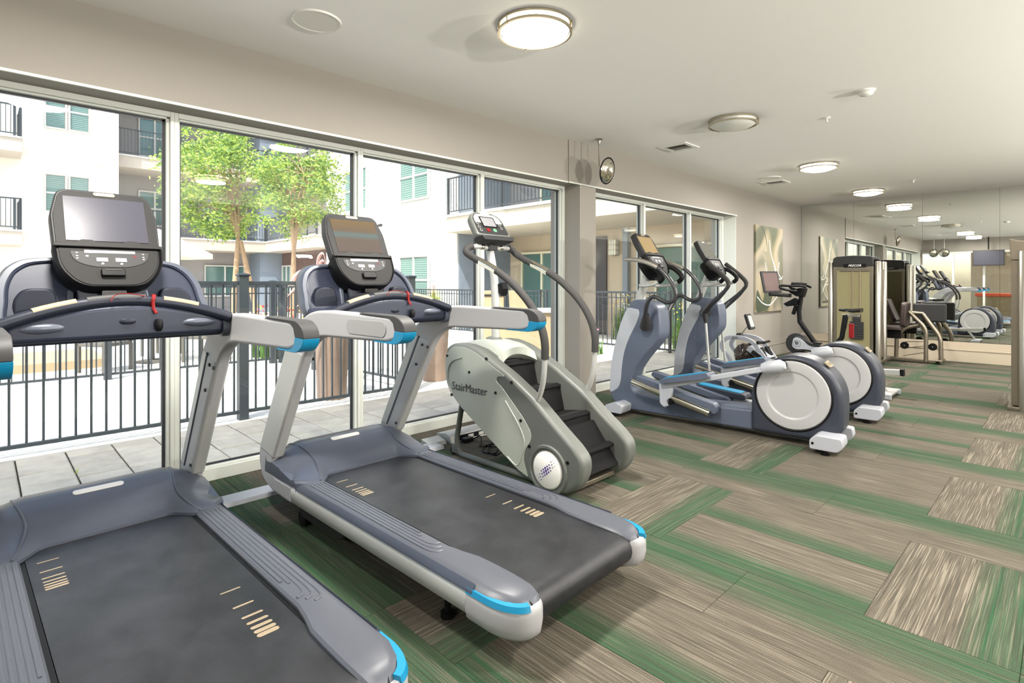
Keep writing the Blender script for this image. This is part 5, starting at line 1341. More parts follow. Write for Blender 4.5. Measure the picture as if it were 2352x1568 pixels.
G().prism([(XB(-3.08), 1.06), (XB(-2.92), 1.15), (XB(-2.86), 1.12), (XB(-2.90), 1.04), (XB(-3.03), 1.02)], -0.05, 0.05, 'y').build('bottle_cage', M['black'], B_, bevel=0.01)
G().cyl((XB(-2.93), 0, 0.97), (0.3, 0, 1), 0.028, 0.14, 14).build('resistance_knob', M['black'], B_)
tb('screen_arm', [(-2.98, 0, 1.185), (-3.30, 0, 1.20)], 0.028, 'charcoal')
Ms2 = frame_m((XB(-3.30), 0, 1.22), (0, 1, 0), (-0.27, 0, 0.96), (0.96, 0, 0.27))
Ms2 = frame_m((XB(-3.24), 0, 1.225), (0.50, 0.86, 0), (-0.22, 0.1, 0.97), (0.86, -0.5, 0.2))
tbm = G(Ms2).prism(rrect(-0.155, 0.155, 0, 0.345, 0.012), -0.028, 0.0, 'z').build('tablet_frame', M['charcoal'], B_, bevel=0.005)
M['screen_rose'] = mat('screen_rose', s(88, 74, 72), 0.2, spec=0.4)
G(Ms2).box(-0.128, 0.128, 0.03, 0.315, 0, 0.003).build('tablet_screen', M['screen_rose'], tbm, smooth=0)
for x in (-2.98, -2.08):
    G().box(XB(x) - 0.035, XB(x) + 0.035, -0.26, 0.26, 0.03, 0.08).build('floor_bar', M['black'], B_, bevel=0.015)
    for k in (-1, 1):
        G().cyl((XB(x), k * 0.23, 0.018), (0, 0, 1), 0.025, 0.036, 14).build('leveler', M['rubber'], B_)
for k in (-1, 1):
    G(frame_m((XB(-2.48), k * 0.09, 0.36), (k * 0.5, 0, -k * 0.86), (0, 1, 0), (k * 0.86, 0, k * 0.5))).box(0, 0.17, -0.01, 0.01, -0.014, 0.014).build('crank', M['steel'], B_)
    G().box(XB(-2.48) + k * 0.085 - 0.045, XB(-2.48) + k * 0.085 + 0.045, k * 0.11 - 0.0 if k > 0 else -0.21, 0.21 if k > 0 else -0.11, 0.36 - k * 0.146 - 0.012, 0.36 - k * 0.146 + 0.012).build('pedal', M['black'], B_, bevel=0.004)

# ================================================================== WEIGHT STACK MACHINE (leg extension)
W_ = empty('leg_extension_machine', (-2.65, 10.8, 0), 0, 'leg extension machine with a tall yellow tinted weight tower by the mirrors', 'weight machine')
def pillar(x, y, h, r, nm='pillar', par=W_):
    return G().lathe([(0, 0), (r, 0), (r, h - 0.01), (r - 0.008, h), (0, h)], 24, Matrix.Translation((x, y, 0))).build(nm, M['steel'], par)
hdt = fillet([(-0.305, 1.60), (0.30, 1.60), (0.30, 1.80), (0.26, 1.835), (0.0, 1.85), (-0.26, 1.835), (-0.305, 1.80)], 0.03, 4)
for x in (-0.35, 0.36):
    pillar(x, 0.03, 1.745, 0.045)
for yy in (0.0, 0.46):
    sgn = -1 if yy == 0 else 1
    G().prism(fillet([(-0.305, 1.66), (0.30, 1.66), (0.30, 1.80), (0.26, 1.835), (0.0, 1.85), (-0.26, 1.835), (-0.305, 1.80)], 0.03, 4), yy - 0.03, yy + 0.03, 'y').build('tower_cap', M['charcoal'], W_, bevel=0.01)
    pl_ = G().prism(rrect(-0.20 + 0.06, 0.20, 1.645, 1.705, 0.015), yy + sgn * 0.03 - 0.008, yy + sgn * 0.03 + 0.008, 'y').build('name_plate', M['black'], W_, bevel=0.003)
    if sgn < 0:
        text('lettering', 'PRECOR', 0.05, M['print_white'], pl_, frame_m((0.03, yy - 0.0395, 1.658), (1, 0, 0), (0, 0, 1), (0, -1, 0)), shear=0.3, align='CENTER', bold=0.0008, space=1.05)
    else:
        text('lettering', 'PRECOR', 0.05, M['print_white'], pl_, frame_m((0.03, yy + 0.0395, 1.658), (-1, 0, 0), (0, 0, 1), (0, 1, 0)), shear=0.3, align='CENTER', bold=0.0008, space=1.05)
    G().box(-0.25, 0.25, yy - 0.006, yy + 0.006, 0.12, 1.60).build('tower_shroud', M['green_weight'], W_, bevel=0.003)
    fr4 = G().box(-0.305, -0.25, yy - 0.012, yy + 0.012, 0.08, 1.66).box(0.25, 0.298, yy - 0.012, yy + 0.012, 0.08, 1.66).box(-0.25, 0.25, yy - 0.012, yy + 0.012, 1.60, 1.66).box(-0.25, 0.25, yy - 0.012, yy + 0.012, 0.08, 0.12)
    fr4.build('shroud_frame', M['pewter'], W_, bevel=0.003)
G().box(-0.30, 0.295, 0.0, 0.46, 1.78, 1.80).build('tower_top', M['charcoal'], W_)
for x in (-0.35, 0.36):
    pillar(x, 0.43, 1.745, 0.045)
    G().box(x - 0.012, x + 0.012, 0.07, 0.39, 0.10, 1.60).build('tower_side', M['pewter'], W_, smooth=0)
M['shade_plate'] = M['charcoal']
# stack silhouette carried in front of the front shroud as real plates
for i in range(10):
    w_ = 0.07 + (0.02 if i < 7 else -0.02)
    G().box(0.05 - w_, 0.05 + w_ + 0.02, -0.05, -0.012, 0.42 + i * 0.042, 0.458 + i * 0.042).build('weight_plate', M['weight'], W_, bevel=0.002)
for x in (0.0, 0.11):
    G().cyl((x, -0.02, 1.0), (0, 0, 1), 0.008, 1.2, 10).build('guide_rod', M['tan'], W_)
G().box(-0.2, 0.24, -0.03, -0.012, 1.575, 1.60).build('top_pulley_bar', M['pewter'], W_, bevel=0.004)
G().box(-0.42, 1.12, 0.74, 0.82, 0.02, 0.075).build('base_rail', M['pewter'], W_, bevel=0.01)
G().box(-0.42, 0.42, -0.02, 0.05, 0.02, 0.075).build('base_rail', M['pewter'], W_, bevel=0.01)
G().box(0.33, 0.41, 0.0, 0.82, 0.02, 0.075).build('base_rail', M['pewter'], W_, bevel=0.01)
G().box(1.02, 1.10, 0.74, 1.25, 0.02, 0.06).build('base_rail', M['pewter'], W_, bevel=0.01)
tw = lambda nm, pts, r: G().tube(fillet3(pts, 0.10), r, 14).build(nm, M['pewter'], W_)
tw('frame_tube', [(0.47, 0.78, 0.06), (0.48, 0.78, 0.46), (0.60, 0.80, 0.60), (0.82, 0.86, 0.66)], 0.032)
tw('frame_tube', [(0.90, 0.74, 0.04), (0.90, 0.76, 0.60), (0.65, 0.78, 0.88)], 0.032)
tw('frame_tube', [(1.09, 0.86, 0.06), (1.08, 0.88, 0.45), (0.83, 0.92, 0.84)], 0.034)
G().tube([(0.65, 0.78, 0.87), (0.83, 0.92, 0.85)], 0.03, 12).build('cross_tube', M['pewter'], W_)
for x, y in ((0.59, 0.80), (0.98, 0.84)):
    G().cyl((x, y, 0.285), (0, 1, 0), 0.062, 0.03, 28).build('pulley', M['black'], W_)
    G().cyl((x, y - 0.018, 0.285), (0, 1, 0), 0.01, 0.012, 12).build('pulley_bolt', M['steel'], W_)
for (a, b2) in (((0.57, 0.80, 0.10), (0.90, 0.80, 0.19)), ((0.60, 0.80, 0.35), (0.90, 0.80, 0.37)), ((0.62, 0.80, 0.24), (0.97, 0.84, 0.32))):
    G().tube([a, b2], 0.005, 6).build('cable', M['black'], W_)
G(frame_m((0.60, 0.80, 0.82), (0.06, 0, 1), (0, 1, 0), (1, 0, -0.06))).prism(rrect(-0.2, 0.22, -0.2, 0.2, 0.06), -0.04, 0.04, 'z').build('back_pad', M['vinyl'], W_, bevel=0.02, seg=3)
G().prism(rrect(0.14, 0.58, 0.60, 1.0, 0.06), 0.55, 0.62, 'z').build('seat_pad', M['vinyl'], W_, bevel=0.02, seg=3)
G(frame_m((0.16, 0.80, 0.82), (-0.35, 0, 1), (0, 1, 0), (1, 0, 0.35))).prism(rrect(-0.2, 0.25, -0.18, 0.18, 0.06), -0.035, 0.035, 'z').build('rest_pad', M['vinyl'], W_, bevel=0.02, seg=3)
G().box(0.2, 0.55, 0.74, 0.86, 0.40, 0.55).build('seat_mount', M['black'], W_, bevel=0.01)
G().tube([(-0.62, 0.55, 1.02), (-0.38, 0.10, 1.06)], 0.022, 14).build('lever_arm', M['steel'], W_)
G().box(0.68, 1.15, 0.95, 1.02, 0.70, 1.02).build('shin_shield', M['charcoal'], W_, bevel=0.03, seg=3)
for x in (0.36,):
    G().lathe([(0, 0), (0.07, 0), (0.07, 0.012), (0, 0.012)], 24, Matrix.Translation((x, 0.03, 0))).build('floor_flange', M['pewter'], W_)

# ================================================================== RIGHT HAND STEEL MACHINE (cut by the frame)
K_ = empty('cable_machine', (-0.44, 8.0, 0), 0, 'tall steel weight machine cut off by the right frame edge', 'weight machine')
G().prism([(-0.035, 1.62), (-0.045, 1.86), (0.02, 1.835), (0.30, 1.79), (0.75, 1.79), (0.75, 1.62)], 0.0, 0.55, 'y').build('tower_cap', M['pewter'], K_, bevel=0.012)
G().box(-0.03, 0.035, 0.02, 0.52, 0.05, 1.70).build('tower_side', M['pewter'], K_, bevel=0.006)
pillar(0.085, 0.0, 1.72, 0.055, par=K_)
pillar(0.66, 0.0, 1.72, 0.055, par=K_)
G().box(0.13, 0.62, 0.01, 0.03, 0.1, 1.65).build('tower_shroud', M['green_weight'], K_, bevel=0.003)
G().box(0.13, 0.62, 0.48, 0.50, 0.1, 1.65).build('tower_shroud', M['green_weight'], K_, bevel=0.003)
G().box(-0.06, 0.75, -0.03, 0.55, 0.0, 0.04).build('base_plate', M['pewter'], K_, bevel=0.008)
for z in (1.35, 1.62):
    G().cyl((-0.033, 0.12, z), (1, 0, 0), 0.012, 0.012, 12).build('bolt', M['chrome'], K_)
for i in range(10):
    G().box(0.25, 0.50, 0.1, 0.4, 0.12 + i * 0.05, 0.165 + i * 0.05).build('weight_plate', M['weight'], K_, bevel=0.002)
# ================================================================== OUTSIDE
pd = G().box(-40, -4.4, -14, 13, -0.25, -0.05).build('pool_deck', M['deck'], kind='structure', smooth=0)
tag(pd, 'bright sunlit concrete courtyard beyond the railing', 'ground')
pb = G().box(-5.75, -4.28, -1.5, 12.2, -0.05, -0.012).build('patio', M['grout'], kind='structure', smooth=0)
tag(pb, 'shaded patio strip of square concrete pavers outside the windows', 'patio')
cb = G().box(-40, -5.75, -14, 13, -0.05, -0.002).build('deck_slab', M['curb'], kind='structure', smooth=0)
tag(cb, 'white concrete slab under and beyond the black railing', 'ground')
xs_ = [-5.745, -5.512, -5.207, -4.902, -4.597, -4.292]
_pm = {}
for j in range(-5, 40):
    y0 = 0.19 + j * 0.3045
    for i in range(5):
        L = xs_[i + 1] - xs_[i]
        k = round(L, 3)
        if k not in _pm:
            g = 0.0055
            _pm[k] = G().add([(g, g, -0.012), (L - g, g, -0.012), (L - g, 0.3045 - g, -0.012), (g, 0.3045 - g, -0.012), (g, g, 0.0), (L - g, g, 0.0), (L - g, 0.3045 - g, 0.0), (g, 0.3045 - g, 0.0),
                              (g + .008, g + .008, 0.006), (L - g - .008, g + .008, 0.006), (L - g - .008, 0.2965 - g, 0.006), (g + .008, 0.2965 - g, 0.006)],
                             [(8, 9, 10, 11)] + [(a, (a + 1) % 4, (a + 1) % 4 + 4, a + 4) for a in range(4)] + [(a + 4, (a + 1) % 4 + 4, (a + 1) % 4 + 8, a + 8) for a in range(4)]).build('paver', M['paver'], pb, smooth=0)
            o = _pm[k]
        else:
            o = _pm[k].copy(); COL.objects.link(o)
        o.location = (xs_[i], y0, random.uniform(-0.002, 0.002))
        o.rotation_euler = (random.uniform(-.004, .004), random.uniform(-.004, .004), random.uniform(-.006, .006))
# weeds in the joints
for x, y, lb in ((-5.0, 0.49, 'small weed sprouting between pavers, leftmost'), (-4.8, 1.72, 'small weed sprouting between pavers near the second window'), (-5.2, 2.05, 'small weed tuft in the paver joint, farther right')):
    g = G()
    for k in range(9):
        a = random.uniform(0, 6.28); r = random.uniform(0.02, 0.05)
        g.add([(0, 0, 0), (0.004, 0.003, 0), (r * math.cos(a), r * math.sin(a), 0.045)], [(0, 1, 2)])
    w = g.build('weed', M['grass_y'], smooth=0, fix=False); w.location = (x, y, 0.002); tag(w, lb, 'weed')

_bal = {}
def baluster(h, w, par, x):
    key = (round(h, 2), w)
    if key not in _bal:
        o = G().box(-w / 2, w / 2, -w / 2, w / 2, 0, h).build('baluster', M['fence'], par, smooth=0)
        _bal[key] = o
    else:
        o = _bal[key].copy(); COL.objects.link(o); o.parent = par
    return o
def fence(p0, p1, z0, z1, sp, posts, label, bw=0.016, rail=0.04, postw=0.09, posth=0.07, off=0.0, stuff=False, second=0.0, base=0.0):
    L = math.dist(p0, p1); a = math.atan2(p1[1] - p0[1], p1[0] - p0[0])
    f = empty('metal_railing', (p0[0], p0[1], base), a, label, 'railing')
    G().box(0, L, -0.018, 0.018, z1 - rail, z1).build('top_rail', M['fence'], f, bevel=0.004)
    G().box(0, L, -0.015, 0.015, z0, z0 + 0.032).build('bottom_rail', M['fence'], f, bevel=0.003)
    if second:
        G().box(0, L, -0.012, 0.012, z1 - second - 0.02, z1 - second).build('middle_rail', M['fence'], f)
    n = int((L - off) / sp)
    if stuff:
        g = G()
        for i in range(n + 1):
            x = off + i * sp
            g.box(x - bw / 2, x + bw / 2, -bw / 2, bw / 2, z0 + 0.03, z1 - rail)
        o = g.build('balusters', M['fence'], f, smooth=0); o['kind'] = 'stuff'
    else:
        for i in range(n + 1):
            x = off + i * sp
            if any(abs(x - q) < postw * 0.6 for q in posts): continue
            o = baluster(z1 - rail - z0 - 0.03, bw, f, x); o.location = (x, 0, z0 + 0.03)
    for q in posts:
        p_ = G().box(q - postw / 2, q + postw / 2, -postw / 2, postw / 2, 0, z1 + posth - 0.02).build('post', M['fence'], f, bevel=0.004)
        G().loft([[(q + dx * k, dy * k, z) for dx, dy in ((-1, -1), (1, -1), (1, 1), (-1, 1))] for k, z in ((postw / 2 + 0.008, z1 + posth - 0.02), (postw / 2 + 0.012, z1 + posth - 0.005), (postw / 2, z1 + posth + 0.006), (0.01, z1 + posth + 0.012))]).build('post_cap', M['fence'], p_)
    return f
fence((-5.85, -1.52), (-5.85, 3.95), 0.06, 1.392, 0.1035, [3.42, 5.42], 'dark metal railing nearest the windows, along the paver edge', off=0.025, bw=0.017)
fence((-5.90, 3.97), (-9.50, 3.74), 0.10, 1.33, 0.11, [1.3, 2.5, 3.65], 'dark metal railing running away from the nearest one at its corner', second=0.11)
fence((-9.6, 3.7), (-9.6, -5.0), 0.06, 1.34, 0.11, [0.1, 2.4, 4.8, 7.2], 'dark pool railing farther out, parallel to the windows', second=0.13)
fence((-15.5, 9.66), (-4.6, 9.66), 0.05, 1.2, 0.115, [1.0, 5.35, 6.55, 6.75, 10.0], 'dark railing closing the ground floor terrace under the balcony', second=0.12, postw=0.05, posth=0.01)

# ---- building : left wing, recess, right wing
BL = empty('apartment_building', (-25.7, 0, 0), 0, 'white and grey apartment building around the courtyard with balconies', 'building')
def pbox(nm, m_, x0, x1, y0, y1, z0, z1, par=BL, bevel=0, **kw):
    return G(Matrix.Translation((25.7, 0, 0))).box(x0, x1, y0, y1, z0, z1).build(nm, m_, par, bevel=bevel, smooth=0, **kw)
HT = 13.0
pbox('left_wing_wall', M['bld_white_lifted'], -33, -25.7, -14, 3.8, 0, HT)
pbox('recess_wall', M['bld_grey'], -28.4, -28.0, 3.8, 10.6, 0, HT)
pbox('recess_side_wall', M['bld_grey'], -28.0, -20.8, 10.5, 10.9, 0, HT)
pbox('brick_wall', M['bld_brick'], -26.6, -20.85, 10.42, 10.5, 0, 2.8)
pbox('dark_bay', M['bld_slate'], -28.0, -26.6, 9.4, 10.5, 0, HT)
pbox('right_wing_wall', M['bld_white'], -20.85, -12.45, 9.94, 12.4, 0, HT)
pbox('right_wing_return', M['bld_slate'], -12.45, -12.40, 9.94, 12.0, 0, HT)
pbox('terrace_wall', M['bld_beige'], -12.4, -4.42, 12.0, 12.3, 0, 3.28)
pbox('upper_wall', M['bld_grey'], -12.4, -4.42, 12.0, 12.3, 3.28, HT)
pbox('terrace_end_wall', M['bld_beige'], -4.6, -4.42, 9.75, 12.0, 0, HT)
# lap siding of the right wing, each board its own piece
sb = G().add([(0, 0, 0), (8.4, 0, 0), (8.4, 0.012, 0.178), (0, 0.012, 0.178), (0, 0.02, 0), (8.4, 0.02, 0), (8.4, 0.02, 0.178), (0, 0.02, 0.178)],
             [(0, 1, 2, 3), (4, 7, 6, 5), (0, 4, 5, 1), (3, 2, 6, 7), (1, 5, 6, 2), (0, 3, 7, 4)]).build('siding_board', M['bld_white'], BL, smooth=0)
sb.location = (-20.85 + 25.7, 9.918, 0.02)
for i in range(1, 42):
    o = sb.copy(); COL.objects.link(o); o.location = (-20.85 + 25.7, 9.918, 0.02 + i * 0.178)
g = G(Matrix.Translation((25.7, 0, 0)))
for i in range(60):
    z = 0.1 + i * 0.178
    g.add([(-25.688, -14, z), (-25.688, 3.8, z), (-25.7, 3.8, z + 0.178), (-25.7, -14, z + 0.178), (-25.7, -14, z), (-25.7, 3.8, z)], [(0, 1, 2, 3), (0, 4, 5, 1)])
o = g.build('left_wing_siding', M['bld_white_lifted'], BL, smooth=0); o['kind'] = 'stuff'
pbox('corner_trim', M['bld_trim'], -12.56, -12.43, 9.88, 9.93, 0, HT)
pbox('corner_trim', M['bld_trim'], -25.71, -25.66, 3.70, 3.82, 0, HT)
# sun-facing slats of the return wall
def slab(x0, x1, y0, y1, z0, z1, m_='bld_slab'):
    o = pbox('balcony_slab', M[m_], x0, x1, y0, y1, z0, z1 - 0.06, bevel=0.01)
    pbox('slab_lip', M['bld_trim'], x0 - 0.04, x1 + 0.04, y0 - 0.04, y1, z1 - 0.06, z1)
for zt in (3.3, 6.48, 9.6):
    slab(-28, -26.2, 3.82, 10.5, zt - 0.5, zt)
    slab(-26.2, -20.87, 9.5, 10.5, zt - 0.5, zt)
for zt in (3.13, 6.2, 9.3):
    slab(-25.7, -24.2, -8, 1.0, zt - 0.5, zt)
M['fascia'] = mat('balcony_fascia', s(188, 178, 162), 0.8)
pbox('balcony_slab', M['fascia'], -12.38, -4.42, 9.45, 12.0, 2.8, 3.22, bevel=0.01)
pbox('slab_lip', M['bld_trim'], -12.40, -4.42, 9.40, 12.0, 3.22, 3.29)
pbox('balcony_slab', M['fascia'], -12.38, -4.42, 9.45, 12.0, 6.3, 6.8, bevel=0.01)
def rail(p0, p1, zb, nm='balcony_railing', h=1.05):
    L = math.dist(p0, p1); a = math.atan2(p1[1] - p0[1], p1[0] - p0[0])
    g = G()
    g.box(0, L, -0.02, 0.02, h - 0.04, h).box(0, L, -0.015, 0.015, 0.08, 0.11)
    n = int(L / 0.12)
    for i in range(n + 1):
        g.box(i * L / n - 0.008, i * L / n + 0.008, -0.008, 0.008, 0.1, h - 0.03)
    for i in range(int(L / 2.2) + 2):
        x = min(L, i * 2.2)
        g.box(x - 0.03, x + 0.03, -0.03, 0.03, 0, h)
    o = g.build(nm, M['fence'], BL, smooth=0); o['kind'] = 'stuff'
    o.location = (p0[0] + 25.7, p0[1], zb); o.rotation_euler = (0, 0, a)
for zt in (3.3, 6.48):
    rail((-26.25, 3.85), (-26.25, 9.5), zt); rail((-26.2, 9.55), (-20.9, 9.55), zt)
for zt in (3.13, 6.2):
    rail((-24.25, -8), (-24.25, 0.95), zt); rail((-24.25, 0.95), (-25.7, 0.95), zt)
rail((-12.35, 9.5), (-4.5, 9.5), 3.29, h=1.05)
def bwin(face, c, a0, a1, z0, z1, panes=1, hung=True, blinds=True, nm='window'):
    """face '+x': plane x=c, spans y a0..a1 ; face '-y': plane y=c, spans x a0..a1"""
    if face == '+x':
        Mw = frame_m((c + 25.7, a0, z0), (0, 1, 0), (0, 0, 1), (1, 0, 0))
    else:
        Mw = frame_m((a0 + 25.7, c, z0), (1, 0, 0), (0, 0, 1), (0, -1, 0))
    w = a1 - a0; h = z1 - z0; t = 0.06
    g = G(Mw)
    g.box(-0.05, w + 0.05, -0.06, 0, 0, 0.06).box(-0.05, w + 0.05, h, h + 0.06, 0, 0.06).box(-0.05, 0, 0, h, 0, 0.06).box(w, w + 0.05, 0, h, 0, 0.06)
    if hung: g.box(0, w, h * 0.5 - 0.03, h * 0.5 + 0.03, 0, 0.045)
    for k in range(1, panes): g.box(w * k / panes - 0.035, w * k / panes + 0.035, 0, h, 0, 0.055)
    o = g.build(nm, M['bld_trim'] if nm == 'window' else M['cream_trim'], BL, smooth=0)
    for k in range(panes):
        G(Mw).box(w * k / panes + 0.02, w * (k + 1) / panes - 0.02, 0.02, h - 0.02, -0.01, 0.012).build('pane', M['teal_glass'], o, smooth=0)
        if blinds:
            b_ = G(Mw); n = max(6, int(h / 0.07))
            for q in range(n):
                zz = 0.03 + (h - 0.06) * q / n
                b_.add([(w * k / panes + 0.03, zz, 0.016), (w * (k + 1) / panes - 0.03, zz, 0.016), (w * (k + 1) / panes - 0.03, zz + 0.04, 0.02), (w * k / panes + 0.03, zz + 0.04, 0.02)], [(0, 1, 2, 3)])
            bb = b_.build('blind', M['blind'], o, smooth=0); bb['kind'] = 'stuff'
for z0 in (3.98, 7.0, 10.1):
    bwin('+x', -25.68, 1.68, 2.22, z0, z0 + 1.3); bwin('+x', -25.68, 2.36, 2.90, z0, z0 + 1.3)
for z0 in (0.75, 4.06, 7.2):
    bwin('-y', 9.90, -15.4, -13.85, z0, z0 + 1.45, panes=2); bwin('-y', 9.90, -19.2, -17.6, z0, z0 + 1.45, panes=2)
bwin('+x', -27.97, 4.9, 6.0, 6.9, 8.45, panes=2, blinds=False); bwin('+x', -27.97, 7.4, 9.2, 6.55, 8.5, panes=2, hung=False, blinds=False, nm='sliding_door')
bwin('+x', -27.97, 4.9, 6.0, 3.9, 5.3, panes=2, blinds=False); bwin('+x', -27.97, 7.4, 9.2, 3.32, 5.3, panes=2, hung=False, blinds=False, nm='sliding_door')
bwin('+x', -27.97, 7.45, 9.1, 0.8, 2.15, panes=2, hung=False, blinds=False); bwin('+x', -27.97, 4.6, 5.9, 0.05, 2.2, panes=2, hung=False, blinds=False, nm='sliding_door')
bwin('-y', 10.40, -26.4, -25.5, 0.9, 2.15, panes=2, hung=False, blinds=False)
bwin('-y', 11.97, -11.8, -10.2, 0.03, 2.25, panes=2, hung=False, blinds=False, nm='sliding_door')
bwin('-y', 11.97, -7.15, -5.7, 0.03, 2.25, panes=2, hung=False, blinds=False, nm='sliding_door')
bwin('-y', 11.97, -11.0, -9.2, 3.3, 5.6, panes=3, hung=False, blinds=False, nm='sliding_door')
bwin('-y', 11.97, -7.6, -5.8, 3.3, 5.6, panes=2, hung=False, blinds=False, nm='sliding_door')
pbox('dark_door', M['door_dark'], -9.55, -8.67, 11.93, 12.0, 0.02, 2.62, bevel=0.01)
pbox('pilaster', M['bld_slate'], -5.4, -5.0, 11.8, 12.0, 0, 2.8)
pbox('pilaster', M['bld_slate'], -8.1, -7.95, 11.85, 12.0, 0, 2.8)
o = pbox('wall_sconce', M['print_white'], -8.52, -8.30, 11.84, 11.97, 2.1, 2.5)
g = G(Matrix.Translation((25.7, 0, 0)))
for z in (2.1, 2.23, 2.36, 2.49):
    g.box(-8.53, -8.29, 11.83, 11.98, z, z + 0.015)
for x in (-8.53, -8.46, -8.38, -8.305):
    g.box(x, x + 0.015, 11.83, 11.84, 2.1, 2.5)
g.build('sconce_cage', M['nickel'], BL, smooth=0)
for x, z in ((-11.3, 2.6), (-8.0, 2.62), (-6.6, 2.6)):
    G(Matrix.Translation((25.7, 0, 0))).lathe([(0, -0.06), (0.05, -0.05), (0.06, 0.0), (0, 0.0)], 16, Matrix.Translation((x, 11.2, 2.8))).build('soffit_light', M['print_white'], BL)
for x, y in ((-25.62, 2.9),):
    pbox('wall_light', M['bld_trim'], -25.68, -25.55, 3.05, 3.25, 5.75, 5.88)
G(Matrix.Translation((25.7, 0, 0))).cyl((-16.55, 9.80, 3.35), (1, 0, 0), 0.05, 0.16, 12).build('camera_mount', M['charcoal2'], BL)
for x in (-16.75, -16.3):
    G(Matrix.Translation((25.7, 0, 0))).tube([(x, 9.9, 3.25), (x + 0.03, 9.75, 3.15)], [0.03, 0.06], 12).build('flood_light', M['bld_trim'], BL)

# small table with folding legs on the upper balcony
ft = empty('folding_table', (-26.9, 6.2, 6.48), 0, 'small folding table on the upper left balcony', 'table')
G().box(-0.3, 0.3, -0.45, 0.45, 0.68, 0.71).build('table_top', M['bld_slab'], ft)
for k in (-1, 1):
    G().tube([(0.2, -0.35 * k, 0), (0.2, 0.35 * k, 0.68)], 0.015, 6).build('leg', M['fence'], ft)
    G().tube([(-0.2, -0.35 * k, 0), (-0.2, 0.35 * k, 0.68)], 0.015, 6).build('leg', M['fence'], ft)

# ---- trees
def tree(pos, trunks, cc, rad, ncl, nl, label, seed):
    rnd = random.Random(seed)
    t = empty('courtyard_tree', pos, 0, label, 'tree', 'slim courtyard trees')
    g = G(); tips = []
    for (bx, by, tx, ty, tz) in trunks:
        base = [(bx, by, 0), (bx * 0.7 + tx * 0.3 + 0.02, by * 0.7 + ty * 0.3, tz * 0.4), (tx, ty, tz)]
        g.tube(catmull(base, 5), [0.075 - 0.025 * i / 10 for i in range(11)], 8)
    tx, ty, tz = trunks[0][2:]
    mains = []
    for k in range(6):
        a = k * 1.05 + rnd.uniform(-.2, .2)
        e = (cc[0] + math.cos(a) * rad[0] * 0.35, cc[1] + math.sin(a) * rad[0] * 0.35, cc[2] + rnd.uniform(-0.2, 0.5) * rad[1])
        m_ = (tx + (e[0] - tx) * 0.35, ty + (e[1] - ty) * 0.35, tz + (e[2] - tz) * 0.55)
        pth = catmull([(tx, ty, tz), m_, e], 5)
        g.tube(pth, [0.036 - 0.0028 * i for i in range(len(pth))], 6)
        mains.append(pth)
    for k in range(ncl):
        while True:
            q = (rnd.uniform(-1, 1), rnd.uniform(-1, 1), rnd.uniform(-1, 1))
            r2 = q[0] ** 2 + q[1] ** 2 + q[2] ** 2
            if 0.15 < r2 < 1 and not (q[2] > 0.3 and abs(q[0]) + abs(q[1]) > 1.15 - q[2] * 0.3): break
        c = (cc[0] + q[0] * rad[0], cc[1] + q[1] * rad[0], cc[2] + q[2] * rad[1])
        tips.append(c)
        pth = rnd.choice(mains); s0 = pth[rnd.randint(3, len(pth) - 1)]
        if c[2] < s0[2] - 0.3: s0 = pth[2]
        m_ = tuple((s0[i] + c[i]) / 2 + (0.08 if i == 2 else rnd.uniform(-.05, .05)) for i in range(3))
        g.tube(catmull([s0, m_, c], 3), [0.013, 0.011, 0.009, 0.007, 0.006, 0.004, 0.003], 4)
    g.build('trunk', M['bark'], t, smooth=60)
    for mk, frac in (('leaf_a', 0.6), ('leaf_b', 0.4)):
        v = []; f = []
        for k in range(int(nl * frac)):
            c = rnd.choice(tips)
            x = c[0] + rnd.gauss(0, 0.13); y = c[1] + rnd.gauss(0, 0.13); z = c[2] + rnd.gauss(0, 0.075)
            ax1 = Vector((rnd.gauss(0, 1), rnd.gauss(0, 1), rnd.gauss(0, 0.6))).normalized()
            ax2 = ax1.cross(Vector((rnd.gauss(0, 1), rnd.gauss(0, 1), rnd.gauss(0, 1)))).normalized()
            L = rnd.uniform(0.03, 0.055); W = L * 0.45
            p = Vector((x, y, z)); i0 = len(v)
            v += [tuple(p - ax1 * L), tuple(p + ax2 * W), tuple(p + ax1 * L), tuple(p - ax2 * W)]
            f.append((i0, i0 + 1, i0 + 2, i0 + 3))
        G().add(v, f).build('foliage', M[mk], t, smooth=0, fix=False)['kind'] = 'stuff'
    return t
M_leaf = []
for k_ in ('leaf_a', 'leaf_b'):
    nt = M[k_].node_tree; b_ = nt.nodes['Principled BSDF']; out = nt.nodes['Material Output']
    trl = N(nt, 'ShaderNodeBsdfTranslucent'); mxs = N(nt, 'ShaderNodeMixShader'); mxs.inputs[0].default_value = 0.35
    trl.inputs[0].default_value = (*(s(190, 206, 100) if k_ == 'leaf_a' else s(140, 176, 84)), 1)
    nt.links.new(b_.outputs[0], mxs.inputs[1]); nt.links.new(trl.outputs[0], mxs.inputs[2]); nt.links.new(mxs.outputs[0], out.inputs['Surface'])
tree((-12.75, 4.0, 0), [(0.0, -0.1, -0.05, 0.06, 2.35), (0.15, 0.45, -0.03, 0.1, 2.3)], (-0.30, -0.26, 3.62), (1.10, 1.25), 105, 11000, 'left of the two slim trees, with a forked trunk', 3)
tree((-11.5, 4.72, 0), [(0.0, 0.0, 0.02, 0.02, 2.0)], (0.08, 0.10, 3.45), (0.92, 1.12), 80, 8000, 'right of the two slim trees, with a single straight trunk', 5)

